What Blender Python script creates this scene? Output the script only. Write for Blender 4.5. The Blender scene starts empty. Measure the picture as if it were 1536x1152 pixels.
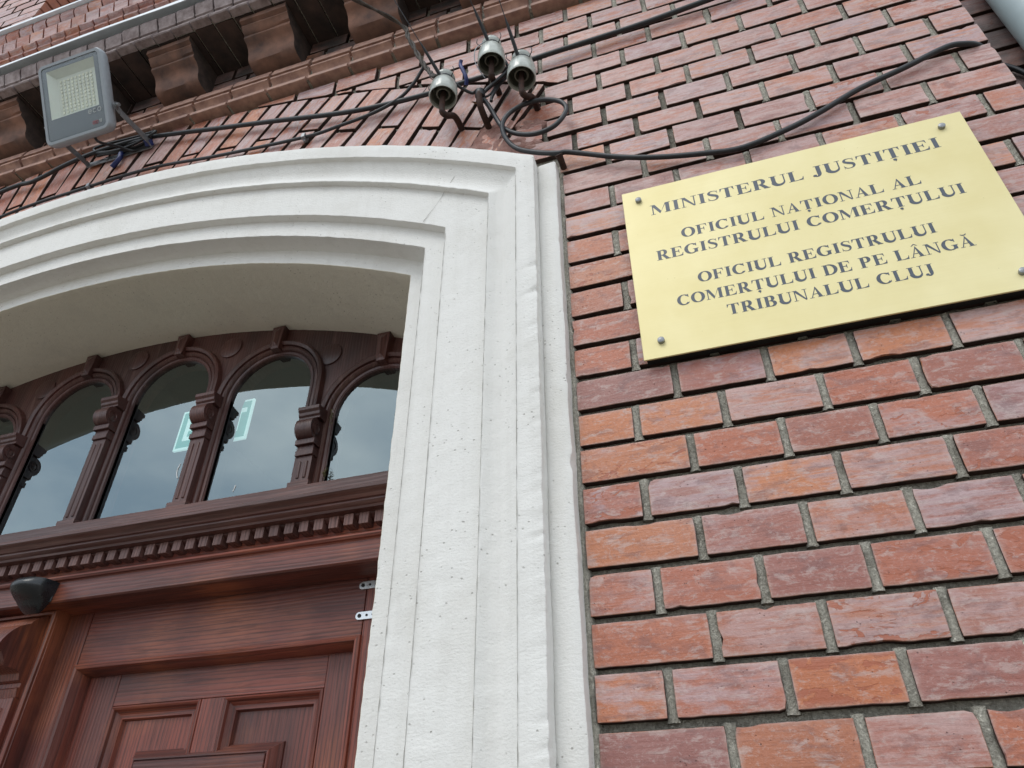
import bpy, bmesh, math, random
from mathutils import Vector, Matrix, noise
random.seed(7)
PI = math.pi
S = bpy.context.scene
COL = S.collection

# ------------------------------------------------------------------ camera
YAW, PITCH, ROLL, FPX = -0.30985, 0.63254, 0.0, 1102.4
cy, sy, cp, sp = math.cos(YAW), math.sin(YAW), math.cos(PITCH), math.sin(PITCH)
FW = Vector((sy * cp, cy * cp, sp)); RT = Vector((cy, -sy, 0)); UP = RT.cross(FW)
cam = bpy.data.cameras.new('camera'); co = bpy.data.objects.new('camera', cam); COL.objects.link(co)
cam.sensor_width = 36; cam.lens = FPX / 1536 * 36; cam.clip_start = 0.02; cam.clip_end = 2000
co.matrix_world = Matrix(((RT.x, UP.x, -FW.x, 0.2228), (RT.y, UP.y, -FW.y, -1.0829), (RT.z, UP.z, -FW.z, -0.1463), (0, 0, 0, 1)))
S.camera = co

# ------------------------------------------------------------------ light
SUN_EL, SUN_AZ = math.radians(52), math.radians(200)      # azimuth clockwise from +Y
W = bpy.data.worlds.new('World'); S.world = W; W.use_nodes = True
nt = W.node_tree; nt.nodes.clear()
def N(t, **k):
    n = nt.nodes.new(t)
    for a, b in k.items(): setattr(n, a, b)
    return n
o_ = N('ShaderNodeOutputWorld'); bg = N('ShaderNodeBackground'); sky = N('ShaderNodeTexSky')
sky.sky_type = 'NISHITA'; sky.sun_disc = False; sky.sun_elevation = SUN_EL; sky.sun_rotation = SUN_AZ
tc = N('ShaderNodeTexCoord'); mp = N('ShaderNodeMapping'); mp.inputs['Scale'].default_value = (1.6, 1.6, 3.2)
nz = N('ShaderNodeTexNoise'); nz.inputs['Scale'].default_value = 1.9; nz.inputs['Detail'].default_value = 7; nz.inputs['Roughness'].default_value = .55
rp = N('ShaderNodeValToRGB'); rp.color_ramp.elements[0].position = .36; rp.color_ramp.elements[1].position = .68
rp.color_ramp.elements[0].color = (8.0, 9.5, 11.2, 1); rp.color_ramp.elements[1].color = (16, 16.4, 16.8, 1)
mx = N('ShaderNodeMixRGB'); mx.inputs[0].default_value = .88
L = nt.links.new
L(tc.outputs['Generated'], mp.inputs[0]); L(mp.outputs[0], nz.inputs['Vector']); L(nz.outputs['Fac'], rp.inputs[0])
L(sky.outputs[0], mx.inputs[1]); L(rp.outputs[0], mx.inputs[2]); L(mx.outputs[0], bg.inputs[0]); L(bg.outputs[0], o_.inputs[0])
bg.inputs[1].default_value = 0.1
sl = bpy.data.lights.new('sun', 'SUN'); sl.energy = 0.8; sl.angle = math.radians(25); sl.color = (1, .96, .9)
so = bpy.data.objects.new('sun', sl); COL.objects.link(so)
sd = Vector((math.sin(SUN_AZ) * math.cos(SUN_EL), math.cos(SUN_AZ) * math.cos(SUN_EL), math.sin(SUN_EL)))
so.rotation_euler = sd.to_track_quat('Z', 'Y').to_euler(); so.location = (0, -6, 6)
S.view_settings.view_transform = 'Standard'; S.view_settings.look = 'None'
S.view_settings.exposure = 0.3; S.view_settings.gamma = 1.0
S.cycles.max_bounces = 8

# ------------------------------------------------------------------ material helpers
class NT:
    def __init__(s, name):
        s.m = bpy.data.materials.new(name); s.m.use_nodes = True; s.t = s.m.node_tree
        s.b = s.t.nodes['Principled BSDF']; s.out = s.t.nodes['Material Output']
        s.tc = s.n('ShaderNodeTexCoord')
    def n(s, t, ins=None, **k):
        n = s.t.nodes.new(t)
        for a, b in k.items(): setattr(n, a, b)
        for a, b in (ins or {}).items():
            if hasattr(b, 'is_linked') or isinstance(b, bpy.types.NodeSocket): s.t.links.new(b, n.inputs[a])
            else: n.inputs[a].default_value = b
        return n
    def map(s, scale, src=None, rot=(0, 0, 0), loc=(0, 0, 0)):
        m = s.n('ShaderNodeMapping', {0: src or s.tc.outputs['Object']})
        m.inputs['Scale'].default_value = scale; m.inputs['Rotation'].default_value = rot; m.inputs['Location'].default_value = loc
        return m.outputs[0]
    def noise(s, vec, scale, detail=4, rough=.5, dist=0):
        return s.n('ShaderNodeTexNoise', {'Vector': vec, 'Scale': scale, 'Detail': detail, 'Roughness': rough, 'Distortion': dist}).outputs['Fac']
    def ramp(s, fac, stops, interp='LINEAR'):
        r = s.n('ShaderNodeValToRGB', {0: fac}); r.color_ramp.interpolation = interp
        e = r.color_ramp.elements
        while len(e) < len(stops): e.new(.5)
        for i, (p, c) in enumerate(stops):
            e[i].position = p; e[i].color = (c, c, c, 1) if isinstance(c, (int, float)) else (*c, 1)
        return r.outputs[0]
    def mix(s, f, a, b, mode='MIX'):
        n = s.n('ShaderNodeMixRGB', blend_type=mode)
        for i, v in ((0, f), (1, a), (2, b)):
            if isinstance(v, bpy.types.NodeSocket): s.t.links.new(v, n.inputs[i])
            else: n.inputs[i].default_value = v if i == 0 else ((*v, 1) if len(v) == 3 else v)
        return n.outputs[0]
    def math(s, op, a, b=0.0):
        n = s.n('ShaderNodeMath', {0: a, 1: b}, operation=op); return n.outputs[0]
    def bump(s, h, strength, dist=.002, prev=None):
        n = s.n('ShaderNodeBump', {'Height': h, 'Strength': strength, 'Distance': dist})
        if prev is not None: s.t.links.new(prev, n.inputs['Normal'])
        s.t.links.new(n.outputs[0], s.b.inputs['Normal']); return n.outputs[0]
    def col(s, c):
        if isinstance(c, bpy.types.NodeSocket): s.t.links.new(c, s.b.inputs['Base Color'])
        else: s.b.inputs['Base Color'].default_value = (*c, 1)
    def set(s, **k):
        for a, v in k.items():
            i = s.b.inputs[a.replace('_', ' ')]
            if isinstance(v, bpy.types.NodeSocket): s.t.links.new(v, i)
            else: i.default_value = v

def mat_brick(name, dirt=0.0):
    q = NT(name)
    rnd = q.n('ShaderNodeNewGeometry').outputs['Random Per Island']
    uv = q.n('ShaderNodeUVMap', uv_map='UVMap').outputs[0]; ed = q.n('ShaderNodeUVMap', uv_map='edge').outputs[0]
    base = q.ramp(rnd, [(0, (.36, .098, .050)), (.2, (.45, .142, .050)), (.38, (.27, .086, .062)), (.55, (.41, .118, .052)), (.72, (.25, .096, .082)), (.88, (.50, .168, .052)), (1, (.35, .102, .060))])
    ob = q.n('ShaderNodeSeparateXYZ', {0: q.tc.outputs['Object']})
    # film lost low and near the door; extra lilac above is painted sky sheen
    g = q.math('ADD', q.math('MULTIPLY', ob.outputs[0], -.16), q.math('MULTIPLY', q.math('SUBTRACT', ob.outputs[2], 1.38), -.18))
    big = q.noise(q.map((9, 15, 1), uv), 1.0, 6, .62, .8)
    rn2 = q.math('FRACT', q.math('MULTIPLY', rnd, 17.37)); rn3 = q.math('FRACT', q.math('MULTIPLY', rnd, 41.7)); rn4 = q.math('FRACT', q.math('MULTIPLY', rnd, 91.3))
    f = q.math('ADD', q.math('ADD', big, g), q.math('MULTIPLY', q.math('SUBTRACT', rn2, .5), .42))
    film_m = q.ramp(f, [(.08, 1), (.25, .80), (.33, .22), (.50, 0)])
    streak = q.noise(q.map((9, 130, 1), uv), 1.0, 7, .68)
    wipe = q.noise(q.map((16, 60, 1), uv, loc=(2, 5, 0)), 1.0, 6, .65, .4)
    fine = q.noise(uv, 240, 4, .6)
    film_c = q.ramp(rn4, [(0, (.40, .255, .242)), (.35, (.47, .285, .252)), (.65, (.36, .255, .27)), (1, (.52, .34, .305))])
    fm = q.math('MULTIPLY', film_m, q.ramp(q.math('ADD', q.math('MULTIPLY', streak, .5), q.math('MULTIPLY', wipe, .5)), [(.43, .22), (.53, 1)]))
    c = q.mix(q.math('MULTIPLY', fm, .95), base, film_c)
    sm = q.ramp(q.noise(q.map((18, 40, 1), uv, loc=(3, 1, 0)), 1.0, 5, .6, .5), [(.53, 0), (.63, 1)])
    c = q.mix(q.math('MULTIPLY', sm, .40), c, (.125, .060, .062))
    bl = q.ramp(q.noise(q.map((26, 60, 1), uv, loc=(7, 2, 0)), 1.0, 7, .72, .4), [(.53, 0), (.61, 1)])
    c = q.mix(q.math('MULTIPLY', bl, .50), c, (.46, .36, .33))
    c = q.mix(q.math('MULTIPLY', q.ramp(streak, [(.52, 0), (.70, 1)]), .30), c, (.15, .065, .055))
    spk = q.noise(uv, 130, 5, .75)
    c = q.mix(q.math('MULTIPLY', q.ramp(spk, [(.54, 0), (.68, 1)]), .38), c, (.50, .40, .37))
    c = q.mix(q.math('MULTIPLY', q.ramp(spk, [(.34, 1), (.44, 0)]), .34), c, (.12, .052, .046))
    # patches where the glaze flaked off to raw orange clay, mostly along lower edges
    es = q.n('ShaderNodeSeparateXYZ', {0: ed})
    eb = q.math('MINIMUM', es.outputs[0], es.outputs[1])
    pk = q.noise(q.map((28, 62, 1), uv, loc=(1.3, 8, 0)), 1.0, 6, .6, .9)
    pk2 = q.math('SUBTRACT', pk, q.math('MULTIPLY', es.outputs[1], 4.5))
    pm = q.math('MULTIPLY', q.ramp(pk2, [(.505, 0), (.513, 1)]), q.ramp(rn3, [(.80, 0), (.81, 1)]))
    c = q.mix(q.math('MULTIPLY', pm, .9), c, (.34, .088, .036))
    # worn pale arrises
    ee = q.math('ADD', eb, q.math('MULTIPLY', q.math('SUBTRACT', fine, .5), .007))
    em = q.math('MULTIPLY', q.ramp(ee, [(.0, 1), (.0028, .35), (.008, 0)]), q.ramp(wipe, [(.35, .1), (.6, 1)]))
    c = q.mix(q.math('MULTIPLY', em, .6), c, (.47, .36, .31))
    pits = q.ramp(q.n('ShaderNodeTexVoronoi', {'Vector': uv, 'Scale': 110.0}).outputs['Distance'], [(.06, 1), (.15, 0)])
    pits = q.math('MULTIPLY', pits, q.ramp(q.noise(uv, 25, 2), [(.53, 0), (.6, 1)]))
    c = q.mix(q.math('MULTIPLY', pits, .6), c, (.07, .035, .03))
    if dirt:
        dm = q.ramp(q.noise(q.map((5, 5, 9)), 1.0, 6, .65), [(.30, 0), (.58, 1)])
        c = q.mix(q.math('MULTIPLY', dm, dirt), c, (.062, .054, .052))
    q.col(c)
    q.set(Roughness=q.ramp(fine, [(.3, .34), (.7, .56)]), Specular_IOR_Level=.6)
    h = q.math('ADD', q.math('MULTIPLY', streak, .8), q.math('ADD', q.math('MULTIPLY', fine, .5), q.math('MULTIPLY', spk, .5)))
    h = q.math('SUBTRACT', h, q.math('MULTIPLY', pits, .7)); h = q.math('SUBTRACT', h, q.math('MULTIPLY', pm, .35))
    q.bump(h, .7, .0018)
    return q.m

def mat_mortar(name='mortar', c0=(.36, .335, .28), c1=(.78, .74, .63)):
    q = NT(name); o = q.tc.outputs['Object']
    a = q.ramp(q.noise(o, 190, 5, .75), [(.36, 0), (.64, 1)]); b = q.noise(o, 18, 4)
    c = q.mix(q.math('MULTIPLY', a, .9), c0, c1)
    c = q.mix(q.ramp(b, [(.48, 0), (.72, .6)]), c, (.13, .12, .10))
    q.col(c); q.set(Roughness=.95, Specular_IOR_Level=.1)
    q.bump(q.math('ADD', a, q.math('MULTIPLY', b, .6)), .9, .004); return q.m

def mat_plaster(name='white_render', c0=(.715, .705, .672)):
    q = NT(name); o = q.tc.outputs['Object']
    g = q.noise(o, 230, 5, .62); b = q.noise(o, 38, 4, .6); st = q.noise(q.map((60, 60, 3)), 1.0, 4)
    dirt = q.ramp(q.noise(o, 5.5, 6, .7), [(.5, 0), (.75, 1)])
    c = q.mix(q.math('MULTIPLY', dirt, .34), c0, (.50, .475, .42))
    c = q.mix(q.math('MULTIPLY', q.ramp(st, [(.5, 0), (.75, 1)]), .12), c, (.45, .43, .39))
    pit = q.ramp(q.n('ShaderNodeTexVoronoi', {'Vector': q.map((1, 1, 1)), 'Scale': 75.0, 'Randomness': 1.0}).outputs['Distance'], [(.06, 1), (.17, 0)])
    pit = q.math('MULTIPLY', pit, q.ramp(q.noise(o, 9, 3), [(.46, 0), (.60, 1)]))
    c = q.mix(q.math('MULTIPLY', pit, .45), c, (.20, .18, .15))
    q.col(c); q.set(Roughness=.82, Specular_IOR_Level=.25)
    h = q.math('ADD', q.math('MULTIPLY', g, .55), q.math('MULTIPLY', b, .55)); h = q.math('SUBTRACT', h, q.math('MULTIPLY', pit, .9)); h = q.math('ADD', h, q.math('MULTIPLY', q.noise(q.map((90, 90, 260)), 1.0, 3, .6), .5))
    q.bump(h, .62, .0026); return q.m

def mat_wood(name, axis, c0=(.080, .021, .016), c1=(.205, .046, .027), c2=(.40, .125, .048), rough=.40, wear=.16):
    q = NT(name)
    sc = {'x': (2.2, 26, 26), 'z': (26, 26, 2.2)}[axis]
    o = q.map(sc)
    warp = q.noise(q.map(tuple(v * .35 for v in sc)), 1.0, 3, .5, .4)
    ring = q.n('ShaderNodeTexWave', {'Vector': q.map(tuple(v * .5 for v in sc)), 'Scale': 2.6, 'Distortion': 8.0, 'Detail': 5.0, 'Detail Scale': .9}, wave_type='BANDS', bands_direction='Z' if axis == 'x' else 'X').outputs['Fac']
    fib = q.noise(q.map(tuple(v * 7 if v > 5 else v * 4 for v in sc)), 1.0, 6, .7, .3)
    c = q.mix(q.ramp(warp, [(.35, 0), (.65, 1)]), c0, c1)
    c = q.mix(q.math('MULTIPLY', q.ramp(q.noise(q.tc.outputs['Object'], 4.2, 4), [(.50, 0), (.72, 1)]), .55), c, c2)
    c = q.mix(q.math('MULTIPLY', q.ramp(ring, [(.0, 1), (.28, 0)]), .62), c, (.045, .014, .011))
    c = q.mix(q.math('MULTIPLY', q.ramp(fib, [(.51, 0), (.60, 1)]), .45), c, (.034, .010, .008))
    c = q.mix(q.math('MULTIPLY', q.ramp(q.noise(q.map(tuple(v * 2 for v in sc)), 1.0, 5, .7), [(.55, 0), (.75, 1)]), wear), c, (.20, .115, .095))
    q.col(c); q.set(Roughness=q.ramp(fib, [(.3, rough), (.7, rough + .2)]), Specular_IOR_Level=.45, Coat_Weight=.16, Coat_Roughness=.30)
    q.bump(q.math('ADD', q.math('MULTIPLY', fib, .8), q.math('MULTIPLY', ring, .5)), .5, .0014); return q.m

def mat_simple(name, c, rough=.5, metal=0.0, var=.25, vs=40, bump=.2, spec=.5, dark=None):
    q = NT(name); o = q.tc.outputs['Object']
    f = q.noise(o, vs, 5, .6)
    d = dark or tuple(v * (1 - var) for v in c)
    q.col(q.mix(q.ramp(f, [(.3, 0), (.7, 1)]), d, c)); q.set(Roughness=q.ramp(f, [(.3, max(rough - .08, .02)), (.7, min(rough + .1, 1))]), Metallic=metal, Specular_IOR_Level=spec)
    if bump: q.bump(q.noise(o, vs * 4, 3), bump, .001)
    return q.m

def mat_glass():
    q = NT('window_glass')
    tr = q.n('ShaderNodeBsdfTransparent'); tr.inputs[0].default_value = (.80, .90, .88, 1)
    gl = q.n('ShaderNodeBsdfGlossy'); gl.inputs['Roughness'].default_value = 0; gl.inputs[0].default_value = (.80, .96, 1, 1)
    fr = q.n('ShaderNodeFresnel', {'IOR': 2.7}); bf = q.n('ShaderNodeNewGeometry').outputs['Backfacing']
    ff = q.math('MULTIPLY', fr.outputs[0], q.math('SUBTRACT', 1.0, bf))
    m = q.n('ShaderNodeMixShader', {0: ff, 1: tr.outputs[0], 2: gl.outputs[0]})
    q.t.links.new(m.outputs[0], q.out.inputs[0]); return q.m

def mat_emit(name, c, e, base=None):
    q = NT(name); q.col(base or c); q.set(Emission_Color=(*c, 1), Emission_Strength=e, Roughness=.5); return q.m

M = {}
M['brick'] = mat_brick('glazed_brick'); M['sooty'] = mat_brick('sooty_brick', .85)
M['soot2'] = mat_brick('sooted_frieze_brick', 1.0); M['mortar'] = mat_mortar(); M['bedmortar'] = mat_mortar('sooty_bed_mortar', (.27, .25, .205), (.62, .58, .49)); M['plaster'] = mat_plaster(); M['cream'] = mat_plaster('cream_reveal', (.73, .69, .585))
M['wx'] = mat_wood('mahogany_grain_across', 'x'); M['wz'] = mat_wood('mahogany_grain_upright', 'z')
M['wf'] = mat_wood('weathered_frame_wood', 'z', (.038, .016, .014), (.095, .034, .028), (.13, .05, .036), .34, .5)
M['wfx'] = mat_wood('weathered_cornice_wood', 'x', (.045, .019, .016), (.12, .043, .033), (.16, .06, .042), .34, .55)
M['wt'] = mat_wood('weathered_tooth_wood', 'z', (.13, .066, .056), (.20, .10, .085), (.25, .125, .095), .5, .5)
M['glass'] = mat_glass()
M['black'] = mat_simple('black_cable_rubber', (.022, .024, .028), .42, 0, .4, 60, .2)
M['rust'] = mat_simple('rusty_iron', (.075, .038, .028), .8, .3, .5, 90, .8, .3, (.022, .014, .012))
M['arris'] = mat_simple('grimy_shaded_joint_face', (.085, .052, .043), .95, 0, .5, 60, .4, .1, (.035, .024, .021))  # brick sides in the joints: grime plus shade put into the colour
M['porc'] = mat_simple('aged_porcelain', (.50, .53, .485), .2, 0, .45, 26, .08, .6)
M['porcin'] = mat_simple('grimy_porcelain', (.20, .20, .155), .5, 0, .6, 40, .3)
M['galv'] = mat_simple('galvanised_sheet', (.72, .76, .79), .42, .1, .15, 12, .05)
M['zinc'] = mat_simple('bright_zinc', (.66, .68, .69), .3, .75, .2, 90, .1)
M['steel'] = mat_simple('dull_steel', (.30, .31, .32), .42, .7, .3, 60, .2)
M['pipe'] = mat_simple('pale_blue_pipe_paint', (.40, .475, .49), .38, 0, .14, 7, .1)
M['greycast'] = mat_simple('grey_powder_coat', (.29, .32, .345), .5, .1, .15, 80, .25)
M['blackabs'] = mat_simple('black_plastic', (.010, .013, .016), .28, 0, .2, 50, .05)
M['blue'] = mat_simple('blue_tape', (.02, .035, .16), .5, 0, .3, 50, .1)
M['ink'] = mat_simple('slate_ink', (.062, .078, .105), .42, 0, .25, 120, .05)
M['dark'] = mat_simple('dark_backing', (.010, .009, .009), .7)
M['room'] = mat_simple('dim_room', (.055, .065, .062), .9)

def mat_brass():
    q = NT('brushed_brass_plate'); o = q.tc.outputs['Object']
    br = q.noise(q.map((3, 3, 420)), 1.0, 4, .6); bl = q.noise(o, 5, 4, .6)
    c = q.mix(q.ramp(bl, [(.35, 0), (.7, 1)]), (.68, .59, .295), (.76, .68, .39))
    sp_ = q.ramp(q.n('ShaderNodeTexVoronoi', {'Vector': o, 'Scale': 55.0}).outputs['Distance'], [(.03, 1), (.07, 0)])
    sp_ = q.math('MULTIPLY', sp_, q.ramp(q.noise(o, 13, 3), [(.56, 0), (.63, 1)]))
    c = q.mix(q.math('MULTIPLY', sp_, .45), c, (.30, .23, .10))
    c = q.mix(q.math('MULTIPLY', q.ramp(br, [(.4, 0), (.7, 1)]), .14), c, (.60, .52, .27))
    q.col(c); q.set(Roughness=.5, Metallic=.2, Specular_IOR_Level=.35); q.bump(br, .05, .0005); return q.m
M['brass'] = mat_brass()

# ------------------------------------------------------------------ mesh helpers
BASE = {}
class MB:
    def __init__(s): s.v = []; s.f = []; s.uv = []; s.ed = []; s.has = False
    def poly(s, pts):
        i = len(s.v); s.v += [tuple(p) for p in pts]; s.f.append(tuple(range(i, i + len(pts))))
    def grid(s, rows, cu=False, cv=False):
        nr, nc = len(rows), len(rows[0]); i0 = len(s.v)
        for r in rows: s.v += [tuple(p) for p in r]
        for a in range(nr if cu else nr - 1):
            for b in range(nc if cv else nc - 1):
                a2, b2 = (a + 1) % nr, (b + 1) % nc
                s.f.append((i0 + a * nc + b, i0 + a * nc + b2, i0 + a2 * nc + b2, i0 + a2 * nc + b))
    def box(s, x0, x1, y0, y1, z0, z1):
        i = len(s.v); s.v += [(x, y, z) for x in (x0, x1) for y in (y0, y1) for z in (z0, z1)]
        for q in ((0, 1, 3, 2), (4, 6, 7, 5), (0, 4, 5, 1), (2, 3, 7, 6), (0, 2, 6, 4), (1, 5, 7, 3)): s.f.append(tuple(i + k for k in q))
    def prism(s, pts, vec):
        n = len(pts); i = len(s.v); vec = Vector(vec)
        s.v += [tuple(p) for p in pts] + [tuple(Vector(p) + vec) for p in pts]
        s.f.append(tuple(range(i, i + n))); s.f.append(tuple(range(i + 2 * n - 1, i + n - 1, -1)))
        for k in range(n): s.f.append((i + k, i + n + k, i + n + (k + 1) % n, i + (k + 1) % n))
    def tube(s, path, r, n=8, cap=True, twist=0):
        path = [Vector(p) for p in path]; rows = []; up = None
        rr = r if isinstance(r, (list, tuple)) else [r] * len(path)
        for k, p in enumerate(path):
            d = (path[min(k + 1, len(path) - 1)] - path[max(k - 1, 0)]).normalized()
            if up is None: up = d.orthogonal().normalized()
            up = (up - d * up.dot(d)).normalized(); bi = d.cross(up)
            rows.append([p + (up * math.cos(a + twist * k) + bi * math.sin(a + twist * k)) * rr[k] for a in [2 * PI * j / n for j in range(n)]])
        i0 = len(s.v); s.grid(rows, cv=True)
        if cap:
            s.f.append(tuple(i0 + j for j in range(n))[::-1]); e = i0 + (len(rows) - 1) * n; s.f.append(tuple(e + j for j in range(n)))
    def lathe(s, prof, org, ax=(0, 0, 1), n=24, cap=True):
        ax = Vector(ax).normalized(); u = ax.orthogonal().normalized(); w = ax.cross(u); org = Vector(org)
        rows = [[org + ax * h + (u * math.cos(a) + w * math.sin(a)) * r for a in [2 * PI * j / n for j in range(n)]] for r, h in prof]
        i0 = len(s.v); s.grid(rows, cv=True)
        if cap: s.f.append(tuple(i0 + j for j in range(n))); e = i0 + (len(rows) - 1) * n; s.f.append(tuple(e + j for j in range(n)))
    def xsweep(s, prof, x0, x1, n=1, jit=0):
        rows = [[(x0 + (x1 - x0) * k / n, y + (jit * noise.noise((k * .31, y * 60, z * 60))), z + (jit * noise.noise((k * .27 + 9, y * 60, z * 60)))) for y, z in prof] for k in range(n + 1)]
        i0 = len(s.v); s.grid(rows, cv=True); m = len(prof)
        s.f.append(tuple(i0 + j for j in range(m))); s.f.append(tuple(i0 + n * m + j for j in range(m)))
    def build(s, name, m, parent=None, smooth=35, bevel=0, label=None, seg=2):
        me = bpy.data.meshes.new(name)
        off = BASE.get(parent.name, Vector((0, 0, 0))) if parent else Vector((0, 0, 0))
        me.from_pydata([tuple(Vector(p) - off) for p in s.v], [], s.f)
        b = bmesh.new(); b.from_mesh(me)
        bmesh.ops.recalc_face_normals(b, faces=b.faces); b.to_mesh(me); b.free()
        ob = bpy.data.objects.new(name, me); COL.objects.link(ob)
        me.materials.append(M[m] if isinstance(m, str) else m)
        if smooth:
            me.shade_smooth(); me.set_sharp_from_angle(angle=math.radians(smooth))
        if bevel:
            bv = ob.modifiers.new('bevel', 'BEVEL'); bv.width = bevel; bv.segments = seg; bv.limit_method = 'ANGLE'; bv.angle_limit = math.radians(40); bv.harden_normals = False
        if parent:
            ob.parent = parent; BASE[ob.name] = off
        if label: ob['label'] = label
        return ob

def thing(name, label, cat, loc=(0, 0, 0), group=None):
    o = bpy.data.objects.new(name, None); COL.objects.link(o); o.location = loc; o.empty_display_size = .1
    o['label'] = label; o['category'] = cat; o['kind'] = 'thing'
    if group: o['group'] = group
    BASE[o.name] = Vector(loc); return o
def tag(o, label, cat, group=None):
    o['label'] = label; o['category'] = cat; o['kind'] = 'thing'
    if group: o['group'] = group
    return o
def smooth_path(pts, n=8):
    P = [Vector(p) for p in pts]; out = []
    for i in range(len(P) - 1):
        p0, p1, p2, p3 = P[max(i - 1, 0)], P[i], P[i + 1], P[min(i + 2, len(P) - 1)]
        for k in range(n):
            t = k / n
            out.append(.5 * ((2 * p1) + (p2 - p0) * t + (2 * p0 - 5 * p1 + 4 * p2 - p3) * t * t + (3 * p1 - p0 - 3 * p2 + p3) * t ** 3))
    return out + [P[-1]]

# ------------------------------------------------------------------ bricks
H, BH, JT = .075, .0642, .0120                     # course height, brick height, joint
LEN, AO, BO = 1.983 * H, 1.359 * H, 2.346 * H      # header pitch, first joints of odd and even courses
XC, ZC = -1.5326, -1.0839                          # centre of the door arch
XR = .927                                          # right corner of the wall

def clip_half(poly, n, d):                         # keep points with n.p >= d
    out = []
    for i in range(len(poly)):
        a, b = poly[i], poly[(i + 1) % len(poly)]
        da, db = a[0] * n[0] + a[1] * n[1] - d, b[0] * n[0] + b[1] * n[1] - d
        if da >= 0: out.append(a)
        if da * db < 0:
            t = da / (da - db); out.append((a[0] + (b[0] - a[0]) * t, a[1] + (b[1] - a[1]) * t))
    return out
def area(p): return .5 * sum(p[i][0] * p[(i + 1) % len(p)][1] - p[(i + 1) % len(p)][0] * p[i][1] for i in range(len(p)))

PERP = []
class Bricks:
    def __init__(s): s.v = []; s.f = []; s.uv = []; s.ed = []; s.mi = {}
    def add(s, poly, ax=(1, 0), y=0.0, depth=.024, chip=.5, rough=1.0):
        if len(poly) < 3: return
        if area(poly) < 0: poly = poly[::-1]
        if area(poly) < 2e-4: return
        cx = sum(p[0] for p in poly) / len(poly); cz = sum(p[1] for p in poly) / len(poly)
        ay = (-ax[1], ax[0])
        loc = lambda p: ((p[0] - cx) * ax[0] + (p[1] - cz) * ax[1], (p[0] - cx) * ay[0] + (p[1] - cz) * ay[1])
        # jittered outline
        out = []
        seed = random.random() * 100
        n = len(poly)
        for i in range(n):
            a, b = Vector(poly[i]), Vector(poly[(i + 1) % n]); l = (b - a).length
            k = max(1, int(l / .011))
            for j in range(k):
                p = a + (b - a) * j / k
                out.append(p)
        c = Vector((cx, cz)); m = len(out)
        chips = []
        if random.random() < chip * .7:
            for _ in range(random.choice((1, 1, 2))): chips.append((random.randrange(m), random.choice((1, 1, 2)), random.uniform(.0015, .0042)))
        # the four corners are knocked round
        pts = []; dep = []
        for i, p in enumerate(out):
            q = noise.noise((p.x * 90 + seed, p.y * 90, seed)) * .0007 * rough + noise.noise((p.x * 25 + seed, p.y * 25, seed + 7)) * .0007 * rough
            d = (c - p); dl = d.length
            inw = .0005 + q
            e = 0
            for ci, w, am in chips:
                dd = min((i - ci) % m, (ci - i) % m)
                if dd < w: e = max(e, am * (1 - .5 * dd / w))
            tn = (out[(i + 1) % m] - out[i - 1]); nn = Vector((-tn.y, tn.x)).normalized()
            if (out[(i + 1) % m] - p).normalized().dot((p - out[i - 1]).normalized()) < .7: inw += .0008
            pts.append(p + nn * (inw + e)); dep.append(e * .8)
        tilt = (random.uniform(-.012, .012) * rough, random.uniform(-.012, .012) * rough); y0 = y + random.uniform(-.0016, .0016) * rough
        fy = lambda p: y0 + (p.x - cx) * tilt[0] + (p.y - cz) * tilt[1]
        i0 = len(s.v)
        ins = []
        for i, p in enumerate(pts):
            tn = (pts[(i + 1) % m] - pts[i - 1]); nn = Vector((-tn.y, tn.x)).normalized()
            ins.append((p + nn * .0009, p + nn * .004))
        for p in pts: s.v.append((p.x, y + depth, p.y))
        for i, p in enumerate(pts): s.v.append((p.x, fy(p) + .0009 + dep[i], p.y))
        for p, _ in ins: s.v.append((p.x, fy(p), p.y))
        for _, p in ins: s.v.append((p.x, fy(p) - .0002, p.y))
        s.v.append((cx, y0 - .0004, cz))
        us = random.random() * 50
        lc = [loc(p) for p in pts]; u0 = min(a for a, _ in lc); u1 = max(a for a, _ in lc); w0 = min(b for _, b in lc); w1 = max(b for _, b in lc)
        def UV(vi):
            x, _, z = s.v[vi]; a, b = loc((x, z)); return (a + us, b + us * .37)
        def ED(vi):
            x, _, z = s.v[vi]; a, b = loc((x, z)); return (max(min(a - u0, u1 - a), 0), max(min(b - w0, w1 - b), 0))
        def face(f):
            s.f.append(f); s.uv += [UV(v) for v in f]; s.ed += [ED(v) for v in f]
        for r in range(3):
            for i in range(m):
                j = (i + 1) % m
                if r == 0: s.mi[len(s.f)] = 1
                face((i0 + r * m + i, i0 + r * m + j, i0 + (r + 1) * m + j, i0 + (r + 1) * m + i))
        for i in range(m): face((i0 + 3 * m + i, i0 + 3 * m + (i + 1) % m, i0 + 4 * m))
    def build(s, name, m, parent):
        me = bpy.data.meshes.new(name); off = BASE[parent.name]
        me.from_pydata([tuple(Vector(p) - off) for p in s.v], [], s.f)
        for nm, dat in (('UVMap', s.uv), ('edge', s.ed)):
            l = me.uv_layers.new(name=nm)
            l.data.foreach_set('uv', [c for p in dat for c in p])
        me.shade_smooth(); me.set_sharp_from_angle(angle=math.radians(28))
        ob = bpy.data.objects.new(name, me); COL.objects.link(ob); me.materials.append(M[m]); ob.parent = parent; BASE[ob.name] = off
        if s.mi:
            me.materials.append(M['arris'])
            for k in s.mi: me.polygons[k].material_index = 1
        return ob

building = thing('brick_building', 'red brick facade with moulded cornice and corbels around the white doorway', 'building', (0, 0, -1.65))

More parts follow.
